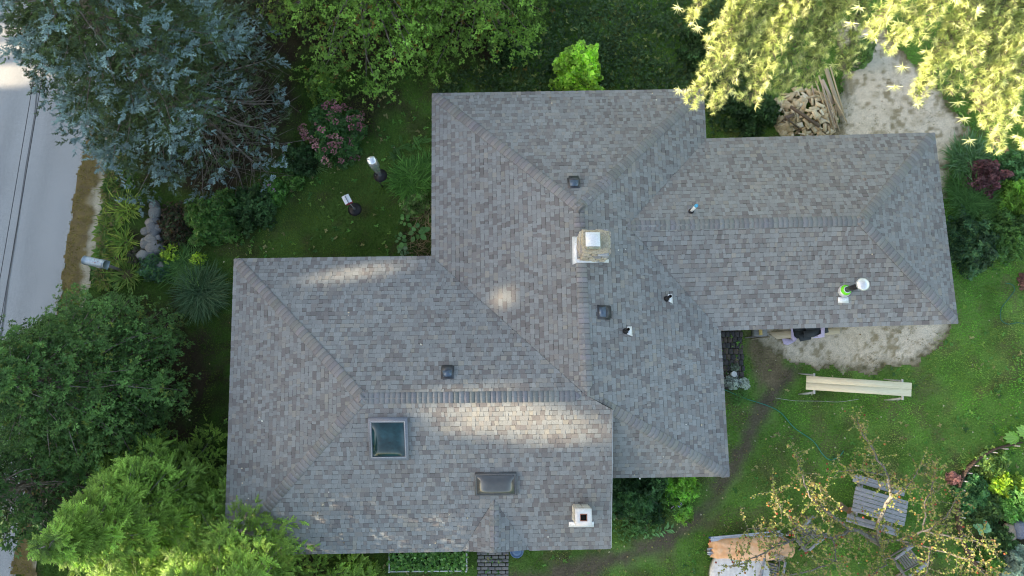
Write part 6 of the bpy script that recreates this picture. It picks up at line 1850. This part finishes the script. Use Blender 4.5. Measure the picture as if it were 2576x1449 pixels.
obj('rear_band', V, F, mat('blue_galvanised', (.34, .43, .50), .4, metal=.4, var=.15), mbx)
m = MB(); q = a.lerp(b, .8); m.box((q.x, q.y, .5), (.09, .09, 1.06), ch=.006); m.build('post', M_OLDWOOD, mbx)
m = MB(); q = a.lerp(b, .55); m.box((q.x, q.y, .995), (L * .8, .16, .03), rot=Euler((0, 0, math.atan2(d.y, d.x)))); m.build('shelf_board', M_OLDWOOD, mbx)
m = MB(); q = a.lerp(b, .72) - s * (ww + .012); m.box((q.x, q.y, 1.20), (.16, .012, .035), rot=Euler((0, 0, math.atan2(d.y, d.x)))); m.build('flag', mat('faded_flag', (.75, .72, .72), .5), mbx)
for k, (u, x, l_) in enumerate(((.62, -.03, .05), (.74, .02, .04), (.55, .06, .03))):
    q = a.lerp(b, u) + s * x + Vector((0, 0, .06 + math.sqrt(max(0, ww * ww - x * x)) + .002)); m = MB(); m.box(q, (l_, .025, .004), rot=Euler((0, 0, .3 * k))); m.build('rust_patch', mat('rust', (.30, .12, .08), .95, var=.4), mbx)

wall_ = thing('stone_heap', 'tumbled row of grey field stones between verge and shrubs', 'stone wall', tuple(G(378, 590, 0)))
M_FIELD = mat('grey_field_stone', attr=True, rough=.9, var=.28, scale=9, bump=.6, bscale=20)
ST = [(388, 515, .34), (394, 540, .38), (392, 553, .30), (381, 560, .34), (383, 574, .44), (368, 582, .36), (390, 586, .3), (381, 603, .42), (398, 600, .3), (369, 619, .36), (385, 613, .32), (382, 627, .42), (397, 622, .46), (362, 640, .36), (378, 640, .40), (376, 560, .26), (400, 575, .3), (360, 606, .24), (390, 660, .34), (402, 668, .3)]
for i, (x, y, s_) in enumerate(ST):
    z = .22 if i not in (5, 17) else .12
    p = G(x, y, z); V, F = rock_data((s_ * random.uniform(.95, 1.25), s_ * random.uniform(.85, 1.1), s_ * .8), 900 + i, None, 2, .10)
    a_ = random.uniform(0, PI); ca, sa = math.cos(a_), math.sin(a_); V = V @ np.array([[ca, sa, 0], [-sa, ca, 0], [0, 0, 1]])
    obj('stone', V + np.array(p), F, M_FIELD, wall_, fcol=np.array([(.17, .175, .175), (.21, .21, .195), (.14, .15, .155), (.24, .225, .20)][i % 4]) * random.uniform(.85, 1.15), smooth=True)
def rock(label, px, py, size, col, seed, z=.1, cat='rock'):
    V, F = rock_data(size, seed, None, 3, .12); p = G(px, py, z)
    o = obj('rock', V + np.array(p), F, M_FIELD, fcol=np.array(col), smooth=True); return tag(o, label, cat)
rock('brown boulder beside the pine limb at the sandy clearing', 2484, 250, (.75, .95, .5), (.30, .21, .16), 950, .15)
rock('smaller brown boulder just above the big one', 2468, 222, (.5, .45, .4), (.26, .18, .14), 951, .12)
rock('tan rounded stone in the curved bed at the right edge', 2546, 1338, (.36, .44, .3), (.42, .34, .26), 952, .15)
rock('dark blue-grey upright stone in the curved bed', 2566, 1332, (.42, .62, .6), (.15, .18, .24), 953, .28)
rock('small brown stone at the gable wall south side', 1555, 1300, (.25, .2, .18), (.24, .17, .14), 954, .06)

# curved wooden edging with stakes
ed = thing('bed_edging', 'curved dark board edging with pale stakes round the flower bed', 'edging', tuple(G(2405, 1260, 0)))
EP = [(2560, 1112), (2528, 1120), (2492, 1130), (2462, 1148), (2434, 1171), (2416, 1196), (2405, 1224), (2402, 1259), (2405, 1310), (2419, 1368), (2439, 1406), (2472, 1437), (2500, 1456)]
q = [G(x, y, 0) for x, y in EP]; fine = []
for i in range(len(q) - 1):
    p0 = q[max(i - 1, 0)]; p1 = q[i]; p2 = q[i + 1]; p3 = q[min(i + 2, len(q) - 1)]
    for k in range(5):
        u = k / 5; fine.append(.5 * ((2 * p1) + (p2 - p0) * u + (2 * p0 - 5 * p1 + 4 * p2 - p3) * u * u + (3 * p1 - p0 - 3 * p2 + p3) * u ** 3))
fine.append(q[-1])
M_EDGE = mat('dark_edging_board', (.11, .075, .06), .9, var=.35, scale=10)
for i in range(0, len(fine) - 5, 5):
    m = MB(); seg_ = fine[i:i + 6]
    for a, b in zip(seg_[:-1], seg_[1:]):
        d = (b - a); m.box(((a.x + b.x) / 2, (a.y + b.y) / 2, .12), (d.length * 1.03, .035, .26), rot=Euler((0, 0, math.atan2(d.y, d.x))))
    m.build('edging_board', M_EDGE, ed)
for i in range(3, len(fine) - 2, 4):
    p = fine[i]; d = (fine[i + 1] - fine[i - 1]).normalized(); nrm = Vector((-d.y, d.x, 0))
    if nrm.x < 0: nrm = -nrm
    m = MB(); c = p + nrm * .06; m.box((c.x, c.y, .17), (.035, .035, .36), rot=Euler((0, .25, 0))); m.build('stake', mat('pale_stake', (.55, .50, .46), .8), ed)

# overhead cables above the road
for lab, pts in (('upper overhead cable crossing the road beside the spruce', [(150, -160), (88, 178), (37, 483), (0, 700), (-60, 1060)]), ('lower overhead cable running alongside over the road', [(165, -160), (105, 200), (58, 483), (6, 783), (-40, 1060)])):
    q = [G(x, y, 6.0) for x, y in pts]
    a, b = q[0], q[-1]; far0 = a + (a - b).normalized() * 25; far1 = b + (b - a).normalized() * 25
    line = [far0 + Vector((0, 0, .8))] + q + [far1 + Vector((0, 0, .8))]
    m = MB(); m.tube(line, .009, 6); o = m.build('overhead_cable', mat('black_cable', (.05, .05, .055), .5)); tag(o, lab, 'cable')

# a little debris on the roof
sp = Spray(); r = np.random.default_rng(801)
for pl, pts in ((pBS, [(1380, 1340), (1155, 1300), (760, 1330), (800, 1290), (860, 1350), (820, 1240), (1100, 1360)]), (pAS, [(1668, 1167), (1600, 1190)]), (pBN, [(880, 800), (1060, 870)]), (pAE, [(1735, 1060), (1560, 640)]), (pCS, [(2020, 640), (2198, 636)]), (pBW, [(640, 1250), (610, 1200), (660, 1050)]), (pAN, [(1640, 250), (1700, 245), (1380, 255)])):
    for x, y in pts:
        for k in range(2):
            p = on_plane(x + r.normal(0, 9), y + r.normal(0, 9), pl) + pl[0] * .02; a = r.uniform(0, 2 * PI)
            sp.add(p, (math.cos(a), math.sin(a), .1), (0, 0, 1), r.uniform(.04, .08), np.array([(.45, .38, .26), (.20, .14, .08), (.6, .58, .5)][int(r.integers(3))]))
stuff(spray_obj('roof_leaves', sp, T_LEAF, LEAF), 'few stray dry leaves lying on the roof shingles', 'leaves')
